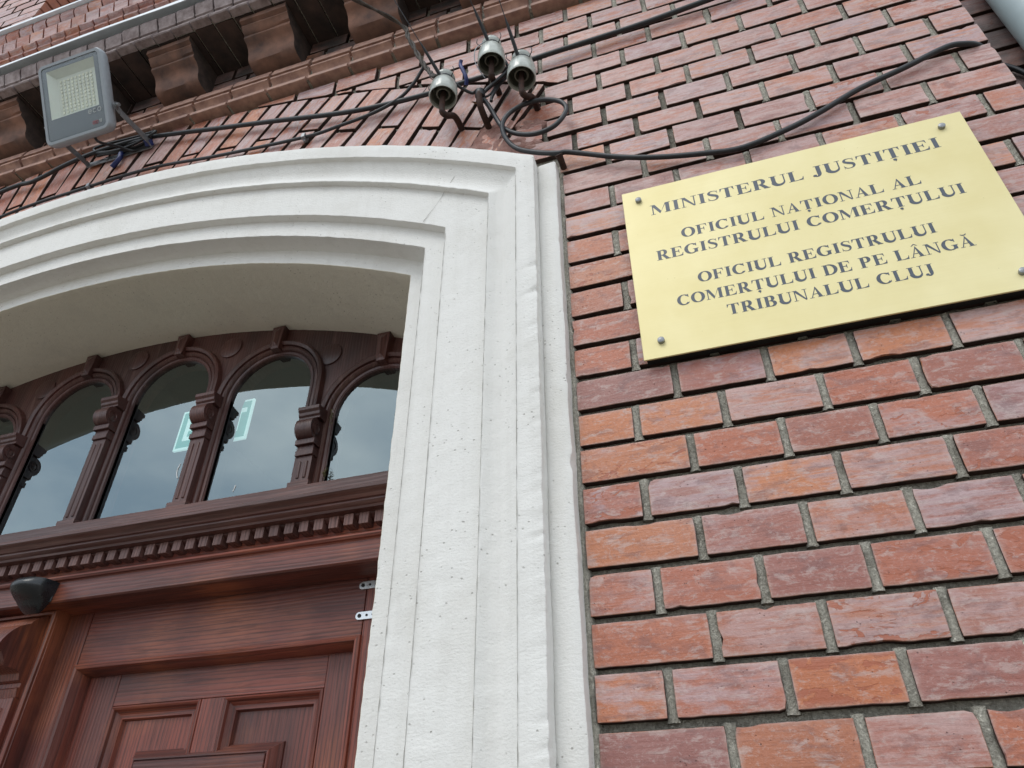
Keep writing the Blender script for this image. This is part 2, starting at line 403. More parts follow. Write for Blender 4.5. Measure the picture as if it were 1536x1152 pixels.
# soldier arch: tilt of the upright bricks along the arch
TILT = [(-3.2, -14), (-2.1, -2), (-1.888, 1.5), (-1.745, 6.5), (-1.365, 17), (-.86, 29), (-.64, 31), (-.46, 26), (-.336, 21), (-.18, 25), (.1, 27)]
def tilt_at(x):
    for (a, ta), (b, tb) in zip(TILT, TILT[1:]):
        if a <= x <= b: return math.radians(ta + (tb - ta) * (x - a) / (b - a))
    return math.radians(TILT[0][1] if x < TILT[0][0] else TILT[-1][1])
RI, RO = 2.79, 3.125
SK = (Vector((-.118, 1.500)), Vector((-.022, 1.668)))            # skewback line at the right end
skd = (SK[1] - SK[0]).normalized(); skn = (skd.y, -skd.x)        # points right of it are >= d
skoff = skn[0] * SK[0].x + skn[1] * SK[0].y
fac = Bricks(); rec_ = None
def course_row(br, i, x0, x1, left=None, right=None, y=0.0, clipper=None, depth=.024, phase=0.0):
    z0 = i * H + random.uniform(-.0008, .0008); z1 = z0 + BH
    off = (BO if i % 2 == 0 else AO) + phase
    n0 = int(math.floor((x0 - off) / LEN)) - 1; n1 = int(math.ceil((x1 - off) / LEN)) + 1
    for n in range(n0, n1 + 1):
        jr = math.sin((n * 12.9898 + i * 78.233)) * 43758.5453; jr = (jr - math.floor(jr) - .5) * .012
        jl = math.sin(((n - 1) * 12.9898 + i * 78.233)) * 43758.5453; jl = (jl - math.floor(jl) - .5) * .012
        a = off + (n - 1) * LEN + JT + jl; b = off + n * LEN + jr
        if left is not None and n <= 0: 
            if n < 0: continue
            a = left
        if b > x1 - .07: b = x1
        if a >= x1 - .05 or b <= x0 + .02: continue
        a = max(a, x0)
        p = [(a, z0), (b, z0), (b, z1), (a, z1)]
        if clipper: p = clipper(p)
        if p and b < x1: PERP.append((b - .001, b + JT + .001, z0 - .004, z1 + .004, y) if br is not rec_ else (0,) * 5)
        if p and b == x1 and br is fac: br.add(p, y=y, depth=.11)
        elif p: br.add(p, y=y, depth=depth)
        if b == x1: break
def clip_arch(p):
    cx = sum(a for a, _ in p) / len(p); cz = sum(b for _, b in p) / len(p)
    if cx > -.2:
        q = clip_half(p, skn, skoff + .007)
        if cz < 1.50: return q if cz > 1.31 else p
        if cz < 1.67: return q
    d = Vector((cx - XC, cz - ZC)); r = d.length
    if r > RO + .20: return p
    if r < RO - .12: return None
    n = d.normalized()
    return clip_half(p, (n.x, n.y), n.x * XC + n.y * ZC + RO + .011)
for i in range(-22, 17): course_row(fac, i, 0.0, XR, left=0.0)
for i in range(17, 27):
    if i * H < 1.33: course_row(fac, i, -.01, XR, left=-.005)
    else: course_row(fac, i, -3.0 if i > 22 else -1.2, XR, clipper=clip_arch)
fac.build('brick_facing', 'brick', building)
lft = Bricks()
for i in range(9, 17): course_row(lft, i, 2 * XC - .8, 2 * XC)
lft.build('brick_facing', 'brick', building)
frz = Bricks()
for i in range(29, 31): course_row(frz, i, -3.0, XR)
frz.build('frieze', 'soot2', building)

# right-hand return: a recessed strip of wall beyond the corner
rec = Bricks(); rec_ = rec
for i in range(-22, 42): course_row(rec, i, XR - .02, 2.1, y=.085, phase=.045)
rec.build('recessed_wall', 'sooty', building)

# soldier bricks over the arch
arc = Bricks()
s_ang = math.radians(-38); k = 0
while True:
    x = XC + 2.958 * math.sin(s_ang); z = ZC + 2.958 * math.cos(s_ang); t = tilt_at(x)
    d = Vector((math.sin(t), math.cos(t))); nrm = Vector((d.y, -d.x)); c = Vector((x, z))
    if c.x * skn[0] + c.y * skn[1] > skoff + .03: break
    hw = .0298 + random.uniform(-.0015, .0015)
    rad = Vector((math.sin(s_ang), math.cos(s_ang)))
    def cut(p, lo, hi, left_ok=True):
        o = rad.x * XC + rad.y * ZC
        p = clip_half(p, (rad.x, rad.y), o + lo)
        p = clip_half(p, (-rad.x, -rad.y), -(o + hi)) if p else p
        if p: p = clip_half(p, (-skn[0], -skn[1]), -(skoff - .006))
        return p
    full = [c - d * .5 - nrm * hw, c - d * .5 + nrm * hw, c + d * .5 + nrm * hw, c + d * .5 - nrm * hw]
    full = [(p.x, p.y) for p in full]
    if k % 2 == 0: parts = [(RI + .0, RO)]
    else:
        mid = 2.948 + random.uniform(-.012, .012); parts = [(RI, mid - .0055), (mid + .0055, RO)]
    for lo, hi in parts:
        p = cut(full, lo, hi)
        if p and len(p) >= 3: arc.add(p, ax=(d.x, d.y), chip=.6)
    s_ang += (.0715 / max(.55, math.cos(t - s_ang))) / 2.958; k += 1
arc.build('brick_arch', 'brick', building)

# mortar bed behind all bricks
mb = MB(); YM = .0140
def sheet(x0, x1, z0, z1, y=YM): 
    mb.poly([(x0, y, z0), (x1, y, z0), (x1, y, z1), (x0, y, z1)])
sheet(-.055, XR - .004, -1.65, 1.27)
mb_bed = mb; mb = MB()
for a, b, c_, d_, y in PERP:
    if y != 0 or d_ > 2.35: continue
    if (c_ + d_) / 2 > 1.3 and (math.hypot(a - XC, d_ - ZC) < RO + .05 or (a < -.06 and a * skn[0] + d_ * skn[1] < skoff)): continue
    k = 7; yy = .0042 + random.uniform(-.0015, .003)
    sd_ = random.random() * 30
    ja = [.0016 * noise.noise((sd_, j * .7, 1)) for j in range(k + 1)]; jb = [.0016 * noise.noise((sd_, j * .7, 9)) for j in range(k + 1)]
    mb.grid([[(a - .002, YM, c_ + (d_ - c_) * j / k), (a - .001 + ja[j], yy + .002, c_ + (d_ - c_) * j / k)] + [(a + (b - a) * t, yy + .0034 * noise.noise((sd_ + t * 2.2, j * 1.1, c_ * 50)), c_ + (d_ - c_) * j / k) for t in (.25, .5, .75)] + [(b + .001 + jb[j], yy + .002, c_ + (d_ - c_) * j / k), (b + .002, YM, c_ + (d_ - c_) * j / k)] for j in range(k + 1)])
    mb.poly([(a, YM, c_), (a + .001, yy + .002, c_), (b - .001, yy + .002, c_), (b, YM, c_)])
mb.build('cross_joints', 'mortar', building, smooth=50); mb = mb_bed
n = 60
for k in range(n):
    a, b = 2 * XC + .05 + (-.055 - 2 * XC - .05) * k / n, 2 * XC + .05 + (-.055 - 2 * XC - .05) * (k + 1) / n
    f = lambda x: ZC + math.sqrt(2.775 ** 2 - (x - XC) ** 2)
    mb.poly([(a, YM, f(a)), (b, YM, f(b)), (b, YM, 2.4), (a, YM, 2.4)])
sheet(-.055, XR - .004, 1.27, 2.4); sheet(-4.2, 2 * XC + .05, -1.65, 2.4)
mb.poly([(XR - .004, YM, -1.65), (XR - .004, .12, -1.65), (XR - .004, .12, 2.4), (XR - .004, YM, 2.4)])
sheet(XR - .03, 2.4, -1.65, 3.2, .098)
mb.build('mortar_bed', 'bedmortar', building, smooth=50)
# pointing strip between the render and the bricks
mb = MB()
rows = []
for k in range(150):
    z = -.9 + 2.2 * k / 149
    w = .0035 * noise.noise((z * 14, 0, 3)) + .0015 * noise.noise((z * 60, 2, 3))
    rows.append([(-.012, .014, z), (-.010, .002 + w * .4, z), (-.004 + w * .3, -.0005 + w * .5, z), (.0015 + w * .5, .0035, z), (.004, .012, z)])
mb.grid(rows); mb.build('pointing_strip', 'mortar', building)
# smear of mortar round the iron hooks
q = NT('brick_coloured_smear'); o = q.tc.outputs['Object']
a = q.noise(o, 40, 6, .65); b = q.noise(o, 300, 4)
q.col(q.mix(q.ramp(a, [(.35, 0), (.65, 1)]), (.27, .135, .11), (.36, .225, .195))); q.set(Roughness=.9, Specular_IOR_Level=.2); q.bump(q.math('ADD', a, q.math('MULTIPLY', b, .4)), .9, .006)
M['smear'] = q.m
mb = MB()
def smear(cx, cz, rx, rz, rot, seed):
    rows = []
    for j in range(13):
        t = j / 12; row = []
        for k in range(44):
            an = 2 * PI * k / 44; r = t * (1 + .30 * noise.noise((math.cos(an) * 1.6 + seed, math.sin(an) * 1.6, seed)) + .12 * noise.noise((math.cos(an) * 5, math.sin(an) * 5 + seed, 2)))
            u, v = r * rx * math.cos(an), r * rz * math.sin(an)
            x = cx + u * math.cos(rot) - v * math.sin(rot); z = cz + u * math.sin(rot) + v * math.cos(rot)
            h = .0065 * (1 - t ** 3) + .004 * noise.noise((x * 45, z * 45, seed)) + .002 * noise.noise((x * 130, z * 130, seed))
            row.append((x, .0055 - h if t < 1 else .012, z))
        rows.append(row)
    mb.grid(rows, cv=True)
smear(-.235, 1.465, .085, .055, -.35, 1.0); smear(-.115, 1.425, .085, .045, -.45, 4.2); smear(-.075, 1.50, .05, .03, -.2, 7.7); smear(-.17, 1.52, .055, .045, .3, 9.1)
mb.build('mortar_smear', 'smear', building)

# string moulding (one moulded brick per pitch)
M['terra'] = mat_brick('moulded_terracotta', .12)
prof = [(.02, 2.030), (-.0270, 2.030), (-.0300, 2.032), (-.0300, 2.045), (-.0230, 2.049), (-.0130, 2.058), (-.0110, 2.070), (-.0160, 2.081), (-.0280, 2.089), (-.0330, 2.092), (-.0325, 2.101), (-.0150, 2.104), (-.0145, 2.114), (-.0320, 2.117), (-.0330, 2.121), (-.0255, 2.154), (.02, 2.156)]
M['string'] = mat_simple('tan_terracotta', (.43, .255, .190), .55, 0, .4, 30, .6, .4, (.20, .105, .082))
class UVB(MB): pass
def moulded(name, mat, prof, x0, x1, pitch, gap, ph, parent, jit=.0008, ylo=0):
    me_v = Bricks(); n0 = int((x0 - ph) / pitch); n1 = int((x1 - ph) / pitch)
    for n in range(n0, n1 + 1):
        a = ph + n * pitch + gap / 2; b = a + pitch - gap; us = random.random() * 40
        dy, dz = random.uniform(-1, 1) * jit * 2, random.uniform(-1, 1) * jit * 1.5
        i0 = len(me_v.v); m = len(prof); ns = 6
        for kx in range(ns + 1):
            x = a + (b - a) * kx / ns
            for y, z in prof: me_v.v.append((x, y + dy + jit * noise.noise((x * 70, y * 80, z * 80)), z + dz + jit * noise.noise((x * 70 + 5, y * 80, z * 80))))
        ul = [0]
        for kk in range(m): ul.append(ul[-1] + (Vector(prof[(kk + 1) % m]) - Vector(prof[kk])).length)
        def face(f, uvs): me_v.f.append(f); me_v.uv.extend(uvs); me_v.ed.extend([(.012, .012)] * len(f))
        for kx in range(ns):
            for kk in range(m):
                k2 = (kk + 1) % m
                face((i0 + kx * m + kk, i0 + kx * m + k2, i0 + (kx + 1) * m + k2, i0 + (kx + 1) * m + kk),
                     [(us + (b - a) * kx / ns, us + ul[kk]), (us + (b - a) * kx / ns, us + ul[kk + 1]), (us + (b - a) * (kx + 1) / ns, us + ul[kk + 1]), (us + (b - a) * (kx + 1) / ns, us + ul[kk])])
        f1 = tuple(i0 + j for j in range(m)); face(f1, [(us + prof[j][0], us + prof[j][1]) for j in range(m)])
        f2 = tuple(i0 + ns * m + j for j in range(m))[::-1]; face(f2, [(us + prof[m - 1 - j][0], us + prof[m - 1 - j][1]) for j in range(m)])
    ob = me_v.build(name, mat, parent)
    b = bmesh.new(); b.from_mesh(ob.data); bmesh.ops.recalc_face_normals(b, faces=b.faces); b.to_mesh(ob.data); b.free()
    ob.data.set_sharp_from_angle(angle=math.radians(40))
    return ob
moulded('string_moulding', 'string', prof, -3.0, XR, LEN, .011, -.062, building)
mb = MB(); mb.xsweep([(.02, 2.033), (-.021, 2.035), (-.005, 2.06), (-.010, 2.08), (-.010, 2.12), (-.019, 2.15), (.02, 2.152)], -3.0, XR, 120, .003); mb.build('string_mortar', 'mortar', building)

# corbels under the cornice
cprof = [(.02, 2.108), (-.045, 2.110), (-.064, 2.120), (-.072, 2.140), (-.076, 2.165), (-.083, 2.190), (-.096, 2.208), (-.112, 2.214), (-.115, 2.218), (-.115, 2.236), (-.124, 2.240), (-.132, 2.254), (-.140, 2.262), (-.140, 2.272), (-.154, 2.276), (-.156, 2.303), (.02, 2.304)]
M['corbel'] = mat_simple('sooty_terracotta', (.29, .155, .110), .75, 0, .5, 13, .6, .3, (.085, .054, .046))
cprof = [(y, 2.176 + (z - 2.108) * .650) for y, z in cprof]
M['corbelend'] = mat_simple('dark_corbel_side', (.095, .068, .058), .9, 0, .6, 30, .7, .2, (.036, .029, .027))  # darker tone for the two end faces of each corbel
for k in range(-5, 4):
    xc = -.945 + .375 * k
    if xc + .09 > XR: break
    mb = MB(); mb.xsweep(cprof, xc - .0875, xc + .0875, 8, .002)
    cb = mb.build('corbel', 'corbel', building, smooth=40); cb.data.materials.append(M['corbelend'])
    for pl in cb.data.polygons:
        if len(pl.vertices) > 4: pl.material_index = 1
# cornice: a row of bricks on edge, projecting
kprof = [(-.165, 2.307), (-.191, 2.307), (-.195, 2.311), (-.180, 2.358), (-.180, 2.362), (-.186, 2.364), (-.188, 2.374), (-.196, 2.386), (-.203, 2.402), (-.203, 2.412), (-.165, 2.412)]
M['nosing'] = mat_simple('weathered_nosing', (.37, .315, .31), .85, 0, .5, 34, .8, .3, (.16, .12, .115))
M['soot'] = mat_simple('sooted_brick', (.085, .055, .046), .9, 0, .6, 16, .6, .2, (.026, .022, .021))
moulded('cornice_nosing', 'nosing', kprof, -3.4, XR + .1, .0762, .007, .01, building, .0012)
moulded('cornice_soffit', 'soot', [(.02, 2.3075), (-.163, 2.3075), (-.163, 2.36), (.02, 2.36)], -3.4, XR + .1, .0762, .006, .01, building, .0012)
mb = MB(); mb.box(-3.5, XR + .15, -.174, .05, 2.314, 2.408); mb.build('cornice_mortar', 'mortar', building)
mb = MB(); mb.xsweep([(.02, 2.50), (-.222, 2.441), (-.226, 2.437), (-.226, 2.421), (-.2235, 2.421), (-.2235, 2.434), (-.22, 2.4375), (.02, 2.496)], -3.6, XR + .15, 60, .0025); mb.build('cornice_flashing', 'galv', building, smooth=30)
# sill course of the upper storey
sprof = [(.05, 2.80), (-.030, 2.80), (-.030, 2.90), (-.040, 2.93), (-.052, 2.955), (-.066, 2.962), (-.066, 2.980), (-.082, 2.99), (-.084, 2.995), (-.068, 3.045), (-.080, 3.075), (-.086, 3.094), (-.072, 3.10), (-.072, 3.108), (-.096, 3.135), (-.100, 3.16), (.05, 3.165)]
moulded('sill_course', 'terra', sprof, -4.6, XR, .0775, .008, .02, building, .001)
mb = MB(); mb.box(-4.7, XR, -.02, .05, 2.45, 3.16); mb.build('upper_mortar', 'mortar', building)
mb = MB(); mb.xsweep([(.02, 3.21), (-.112, 3.185), (-.116, 3.18), (-.116, 3.163), (-.113, 3.163), (-.02, 3.18), (.02, 3.18)], -4.7, XR, 60, .002); mb.build('sill_flashing', 'galv', building, smooth=30)
upw = Bricks()
for i in range(42, 58):
    course_row(upw, i, -4.7, -2.575, y=-.045); course_row(upw, i, -2.56, -1.2, y=.06, phase=.03)
for i in range(42, 58):
    z0 = i * H; 
    upw_ret = [(-2.575, z0), (-2.575, z0 + BH)]
upw.build('upper_wall', 'brick', building)
ret = MB()
for i in range(42, 58):
    z0 = i * H; ret.box(-2.5885, -2.572 - .002 * (i % 2), -.042, .062, z0, z0 + BH)
M['reveal'] = mat_simple('orange_clay', (.34, .125, .068), .7, 0, .35, 30, .4, .4, (.20, .085, .06))
ret.build('pier_reveal', 'reveal', building, bevel=.002)
mb = MB(); mb.box(-4.7, -2.59, -.03, .1, 3.165, 4.4); mb.box(-2.59, -1.2, .072, .12, 3.165, 4.4); mb.build('upper_wall_mortar', 'mortar', building)

# dim hall behind the door and its window
mb = MB(); x0, x1, y0, y1, z0, z1 = 2 * XC + .37, -.37, .39, 3.2, -1.65, 2.3
for p in ([(x0, y1, z0), (x1, y1, z0), (x1, y1, z1), (x0, y1, z1)], [(x0, y0, z0), (x0, y1, z0), (x0, y1, z1), (x0, y0, z1)], [(x1, y0, z0), (x1, y0, z1), (x1, y1, z1), (x1, y1, z0)], [(x0, y0, z1), (x0, y1, z1), (x1, y1, z1), (x1, y0, z1)], [(x0, y0, z0), (x1, y0, z0), (x1, y1, z0), (x0, y1, z0)]): mb.poly(p)
mb.build('hall_interior', 'room', building, smooth=0)

# ------------------------------------------------------------------ white door surround
surround = thing('door_surround', 'white rendered moulded surround framing the arched wooden doorway', 'door frame', (XC, 0, -1.65))
PF = [(2.4634, -.393, .375), (2.4634, -.393, .045), (2.508, -.334, .045), (2.508, -.334, -.0107), (2.560, -.275, -.0107), (2.560, -.275, -.0335), (2.667, -.166, -.0335), (2.667, -.166, -.0500),
      (2.671, -.162, -.0500), (2.684, -.152, -.0400), (2.704, -.136, -.0335), (2.722, -.122, -.0360), (2.738, -.109, -.0440), (2.748, -.098, -.0470), (2.748, -.098, -.0600), (2.794, -.053, -.0600), (2.794, -.053, .02)]
def soften(pf, r=.0013):
    out = [pf[0]]
    for a, b, c in zip(pf, pf[1:], pf[2:]):
        A, B, C_ = Vector((a[1], a[2])), Vector((b[1], b[2])), Vector((c[1], c[2]))
        d1, d2 = (A - B), (C_ - B)
        if d1.normalized().dot(d2.normalized()) > -.75:
            t1, t2 = min(r, d1.length * .35) / d1.length, min(r, d2.length * .35) / d2.length
            for t, o in ((t1, a), (t1 * .3, a), (t2 * .3, c), (t2, c)):
                p = [b[i] + (o[i] - b[i]) * t for i in range(3)]
                if (t == t1 * .3 and o is a) or (t == t2 * .3 and o is c):
                    p = [b[i] + (a[i] - b[i]) * t1 * .3 + (c[i] - b[i]) * t2 * .3 for i in range(3)] if o is a else None
                if p: out.append(tuple(p))
        else: out.append(b)
    return out + [pf[-1]]
PS = soften(PF)
# extra points on the wide flats so that the trowelled surface can undulate
PS2 = [PS[0]]
for a, b in zip(PS, PS[1:]):
    l = math.hypot(a[1] - b[1], a[2] - b[2]); n = max(1, int(l / .016))
    for k in range(1, n + 1): PS2.append(tuple(a[i] + (b[i] - a[i]) * k / n for i in range(3)))
PS = PS2
GRV = {}
for X0 in (-.334, -.275, -.166, -.098):
    idx = [i for i, p in enumerate(PS) if X0 + .0012 < p[1] < X0 + .02][0]
    Rb, Xb, Yb = PS[idx]
    add = [(Rb + d - (Xb - X0) + .0000, X0 + d, Yb) for d in (.0012, .0017, .0031, .0036)]
    PS[idx:idx] = [p for p in add if p[1] < Xb]
    for k, p in enumerate(add):
        if k in (1, 2): GRV[round(p[1], 5)] = .0004
def ramp01(z, a, b): return max(0, min(1, (z - a) / (b - a)))
rows = []
NJ, NA = 260, 330
zlow = -.30
for i in range(2 * NJ + NA + 1 + 2):
    row = []
    for R, X, Y in PS:
        zt = ZC + math.sqrt(max(R * R - (X - XC) ** 2, 0)); ang = math.atan2(X - XC, zt - ZC)
        if i == 0: p = (X, Y, -1.65)
        elif i <= NJ: p = (X, Y, zlow + (zt - zlow) * (i - 1) / (NJ - 1))
        elif i <= NJ + NA:
            a = ang - 2 * ang * (i - NJ) / NA; p = (XC + R * math.sin(a), Y, ZC + R * math.cos(a))
        elif i <= 2 * NJ + NA: p = (2 * XC - X, Y, zt + (zlow - zt) * (i - NJ - NA) / NJ)
        else: p = (2 * XC - X, Y, -1.65)
        x, y, z = p
        worn = ramp01(z, 1.2, .2) if i <= NJ + 4 else .2
        am = .0006 + .0007 * worn
        dx = am * noise.noise((x * 8, z * 11, y * 30)) + .0007 * noise.noise((x * 60, z * 60, y * 60)) * (1 + worn)
        dy = am * noise.noise((x * 9 + 4, z * 9, y * 20)) + .0006 * noise.noise((x * 50 + 4, z * 50, y * 50)) * (1 + worn)
        if -.07 < X < -.035 and Y < -.045:                    # knocked outer arris
            kk = noise.noise((z * 16, 3.3, x * 2)); 
            kk = max(0, kk - .30) * (.5 + noise.noise((z * 70, 1, 1))) + worn * max(0, noise.noise((z * 48, 6, x * 30)) - .15) * .26 + worn * max(0, noise.noise((z * 130, 2, 5)) - .05) * .22
            if kk > 0: dy += kk * .026; dx -= kk * .014 * (1 if i <= NJ else 0)
        if i <= NJ and round(X, 5) in GRV: dy += GRV[round(X, 5)] * (.45 + .9 * abs(noise.noise((z * 13, X * 40, 2))) + .3 * noise.noise((z * 80, X, 3)))
        row.append((x + dx, y + dy, z + (dx if NJ < i <= NJ + NA else 0)))
    rows.append(row)
def strip(name, lo, hi, label=None):
    mb = MB(); mb.grid([r[lo:hi + 1] for r in rows]); return mb.build(name, 'cream' if name == 'reveal' else 'plaster', surround, smooth=46, label=label)  # the reveal gets a warmer base colour than the moulded face
# split into the deep reveal and the moulded face
cut_i = next(i for i, p in enumerate(PS) if abs(p[2] - .045) < 1e-4)
strip('reveal', 0, cut_i); strip('moulding', cut_i, len(PS) - 1)
# flat outer strip beside the jamb (right) with weathered top
def outer_strip(sgn):
    mb = MB(); rr = []
    X = lambda x: x if sgn > 0 else 2 * XC - x
    zs = [-1.65] + [zlow + (1.283 - zlow) * k / 240 for k in range(241)]
    for z in zs:
        w = .0016 * noise.noise((z * 11, 7, sgn)) + .0010 * noise.noise((z * 70, 1, sgn)) ; v = .0013 * noise.noise((z * 9, 2, sgn + 5))
        kk = noise.noise((z * 22, 8.8, sgn)); chipx = max(0, kk - .25) * .02
        rr.append([(X(-.056), .02, z), (X(-.056), -.022 + v, z), (X(-.052), -.0265 + v, z), (X(-.046), -.0285 + v, z), (X(-.030), -.0295 + v, z), (X(-.0125 + w - chipx), -.0305 + v, z), (X(-.0090 + w - chipx * .6), -.0280 + v, z), (X(-.0080 + w), -.012, z), (X(-.0080 + w), .014, z)])
    mb.grid(rr); top = [Vector(p) + Vector((0, 0, .0)) for p in rr[-1]]
    mb.poly([(p[0], p[1], p[2]) for p in rr[-1]])
    return mb.build('jamb_strip', 'plaster', surround, smooth=46)
outer_strip(1); outer_strip(-1)
# thin dark lines along the jamb steps, and cracking across the mitred corner
M['fine_line'] = mat_simple('dark_hairline', (.46, .44, .39), .95, 0, .5, 90, 0)
def fine_line(pts, w, y):
    mb = MB(); rr = []
    for i, (x, z) in enumerate(pts):
        a, b = Vector(pts[max(i - 1, 0)]), Vector(pts[min(i + 1, len(pts) - 1)]); n_ = (b - a).normalized(); n_ = Vector((-n_.y, n_.x))
        ww = w * max(.15, .75 + 1.1 * noise.noise((x * 60, z * 45, 3)))
        jx = .0005 * noise.noise((z * 60, x * 60, 1))
        rr.append([(x + jx - n_.x * ww, y, z - n_.y * ww), (x + jx, y - .0006, z), (x + jx + n_.x * ww, y, z + n_.y * ww)])
    mb.grid(rr); return mb.build('surround_hairline', 'fine_line', surround, smooth=0)
for X0, R0, Y0, o_ in ((-.334, 2.508, -.0107, .0018), (-.275, 2.560, -.0335, .0020), (-.166, 2.667, -.0500, .0016), (-.098, 2.748, -.0600, .0018)):
    zt = ZC + math.sqrt(R0 * R0 - (X0 - XC) ** 2)
    fine_line([(X0 + o_, -.25 + (zt - .004 + .25) * k / 260) for k in range(261)], .00055, Y0 - .0016)
fine_line([(-.2475, 1.345), (-.2540, 1.331), (-.2600, 1.318), (-.2640, 1.312), (-.2768, 1.2845), (-.2850, 1.268), (-.2870, 1.259), (-.2935, 1.2466), (-.3088, 1.2186), (-.3120, 1.215), (-.3317, 1.182)], .0007, -.0352)


# ------------------------------------------------------------------ fanlight
XD = -1.50; PITCHW = .36; YT = .335
fan = thing('fanlight_window', 'dark carved wooden window of round arches above the door', 'window', (XD, .30, .63))
zs_ = lambda x: ZC + math.sqrt(2.468 ** 2 - (x - XC) ** 2)
RG = .131                                     # half width of a pane
bays = []                                     # (xc, z centre of the round head)
for k, za in ((0, 1.145), (1, 1.079), (2, .949)):
    bays += [(XD + PITCHW * (k + .5), za), (XD - PITCHW * (k + .5), za)]
ZSILL = .722
mb = MB()
for xc, za in bays:
    xl, xr = xc - PITCHW / 2, xc + PITCHW / 2
    ring = []; outer = []
    pts = [(xc - RG, ZSILL - .04)] + [(xc - RG, ZSILL + (za - ZSILL) * t) for t in (.3, .6, .85)] + [(xc + RG * math.cos(a), za + RG * math.sin(a)) for a in sorted([PI - PI * j / 28 for j in range(29)] + [math.atan2(max(zs_(xl), zs_(xr)) + .03 - za, s_ * PITCHW / 2) for s_ in (1, -1)], reverse=True)] + [(xc + RG, ZSILL + (za - ZSILL) * t) for t in (.85, .6, .3)] + [(xc + RG, ZSILL - .04)]
    for j, (px, pz) in enumerate(pts):
        if pz <= za - .001: o = (xl if px < xc else xr, pz)
        else:
            a = math.atan2(pz - za, px - xc); ztop = max(zs_(xl), zs_(xr)) + .03
            t = min((xr - xc) / max(abs(math.cos(a)), 1e-6), (ztop - za) / max(math.sin(a), 1e-6)); o = (xc + math.cos(a) * t, za + math.sin(a) * t)
        ring.append((px, pz)); outer.append(o)
    mb.grid([[(p[0], YT, p[1]) for p in ring], [(p[0], YT, p[1]) for p in outer]])
    mb.grid([[(p[0], YT, p[1]) for p in ring], [(p[0], YT + .055, p[1]) for p in ring]])
mb.box(2 * XC + .36, XD - PITCHW * 3, YT, YT + .05, ZSILL - .04, 1.13); mb.box(XD + PITCHW * 3, -.36, YT, YT + .05, ZSILL - .04, 1.13)
mb.build('tympanum', 'wf', fan, smooth=30)
def outline(xc, za, r, z0, n=36):
    return [(xc - r, z0), (xc - r, z0 + (za - z0) * .5)] + [(xc + r * math.cos(PI - PI * j / n), za + r * math.sin(PI - PI * j / n)) for j in range(n + 1)] + [(xc + r, z0 + (za - z0) * .5), (xc + r, z0)]
for xc, za in bays:
    # moulded archivolt: concentric beads following jambs and head
    pr_ = [(.0, YT + .03), (.0, YT + .004), (.003, YT - .002), (.010, YT - .003), (.013, YT + .001), (.0145, YT - .006), (.020, YT - .011), (.026, YT - .010), (.0285, YT - .004), (.030, YT - .014), (.038, YT - .019), (.0435, YT - .016), (.0455, YT - .010), (.0475, YT + .002)]
    cols = [outline(xc, za, RG + a, ZSILL - .02) for a, _ in pr_]
    mb = MB(); mb.grid([[(c[j][0], y, c[j][1]) for c, (_, y) in zip(cols, pr_)] for j in range(len(cols[0]))])
    av = mb.build('archivolt', 'wf', fan, smooth=40)
    # pane: a thin slab of glass
    ol = outline(xc, za, RG + .004, ZSILL - .03)
    mb = MB(); mb.prism([(x, YT + .0085, z) for x, z in ol], (0, .004, 0)); mb.build('window_pane', 'glass', fan, smooth=0)
    # keystone: tapered block with a faceted face, reaching the soffit
    zb, zt = za + RG + .010, zs_(xc) - .012; y0, y1 = YT - .026, YT
    a, b = .0135, .0205
    mb = MB(); P = [(xc - a, y0, zb), (xc + a, y0, zb), (xc + b, y0, zt), (xc - b, y0, zt)]; Q = [(x, y1, z) for x, _, z in P]
    R_ = [(xc - a * .62, y0 - .002, zb + .008), (xc + a * .62, y0 - .002, zb + .008), (xc + b * .62, y0 - .002, zt - .010), (xc - b * .62, y0 - .002, zt - .010)]
    T_ = [(xc, y0 - .009, zb + .020), (xc, y0 - .009, zt - .028)]
    i = 0; mb.v = P + Q + R_ + T_
    for k in range(4):
        k2 = (k + 1) % 4; mb.f.append((k, k2, 4 + k2, 4 + k)); mb.f.append((k, k2, 8 + k2, 8 + k))
    mb.f += [(8, 9, 12), (9, 10, 13, 12), (10, 11, 13), (11, 8, 12, 13)]
    mb.build('keystone', 'wf', fan, smooth=0, bevel=.001)
# roundels between the arches
for k, (xr_, zr_) in enumerate([(XD, 1.322), (XD + PITCHW, 1.285), (XD - PITCHW, 1.285), (XD + 2 * PITCHW, 1.172), (XD - 2 * PITCHW, 1.172)]):
    mb = MB(); mb.lathe([(.0, .006), (.034, .006), (.0375, .0045), (.0385, 0), (.0385, -.004)], (xr_, YT, zr_), (0, -1, 0), 36); mb.build('roundel', 'wf', fan, smooth=40)
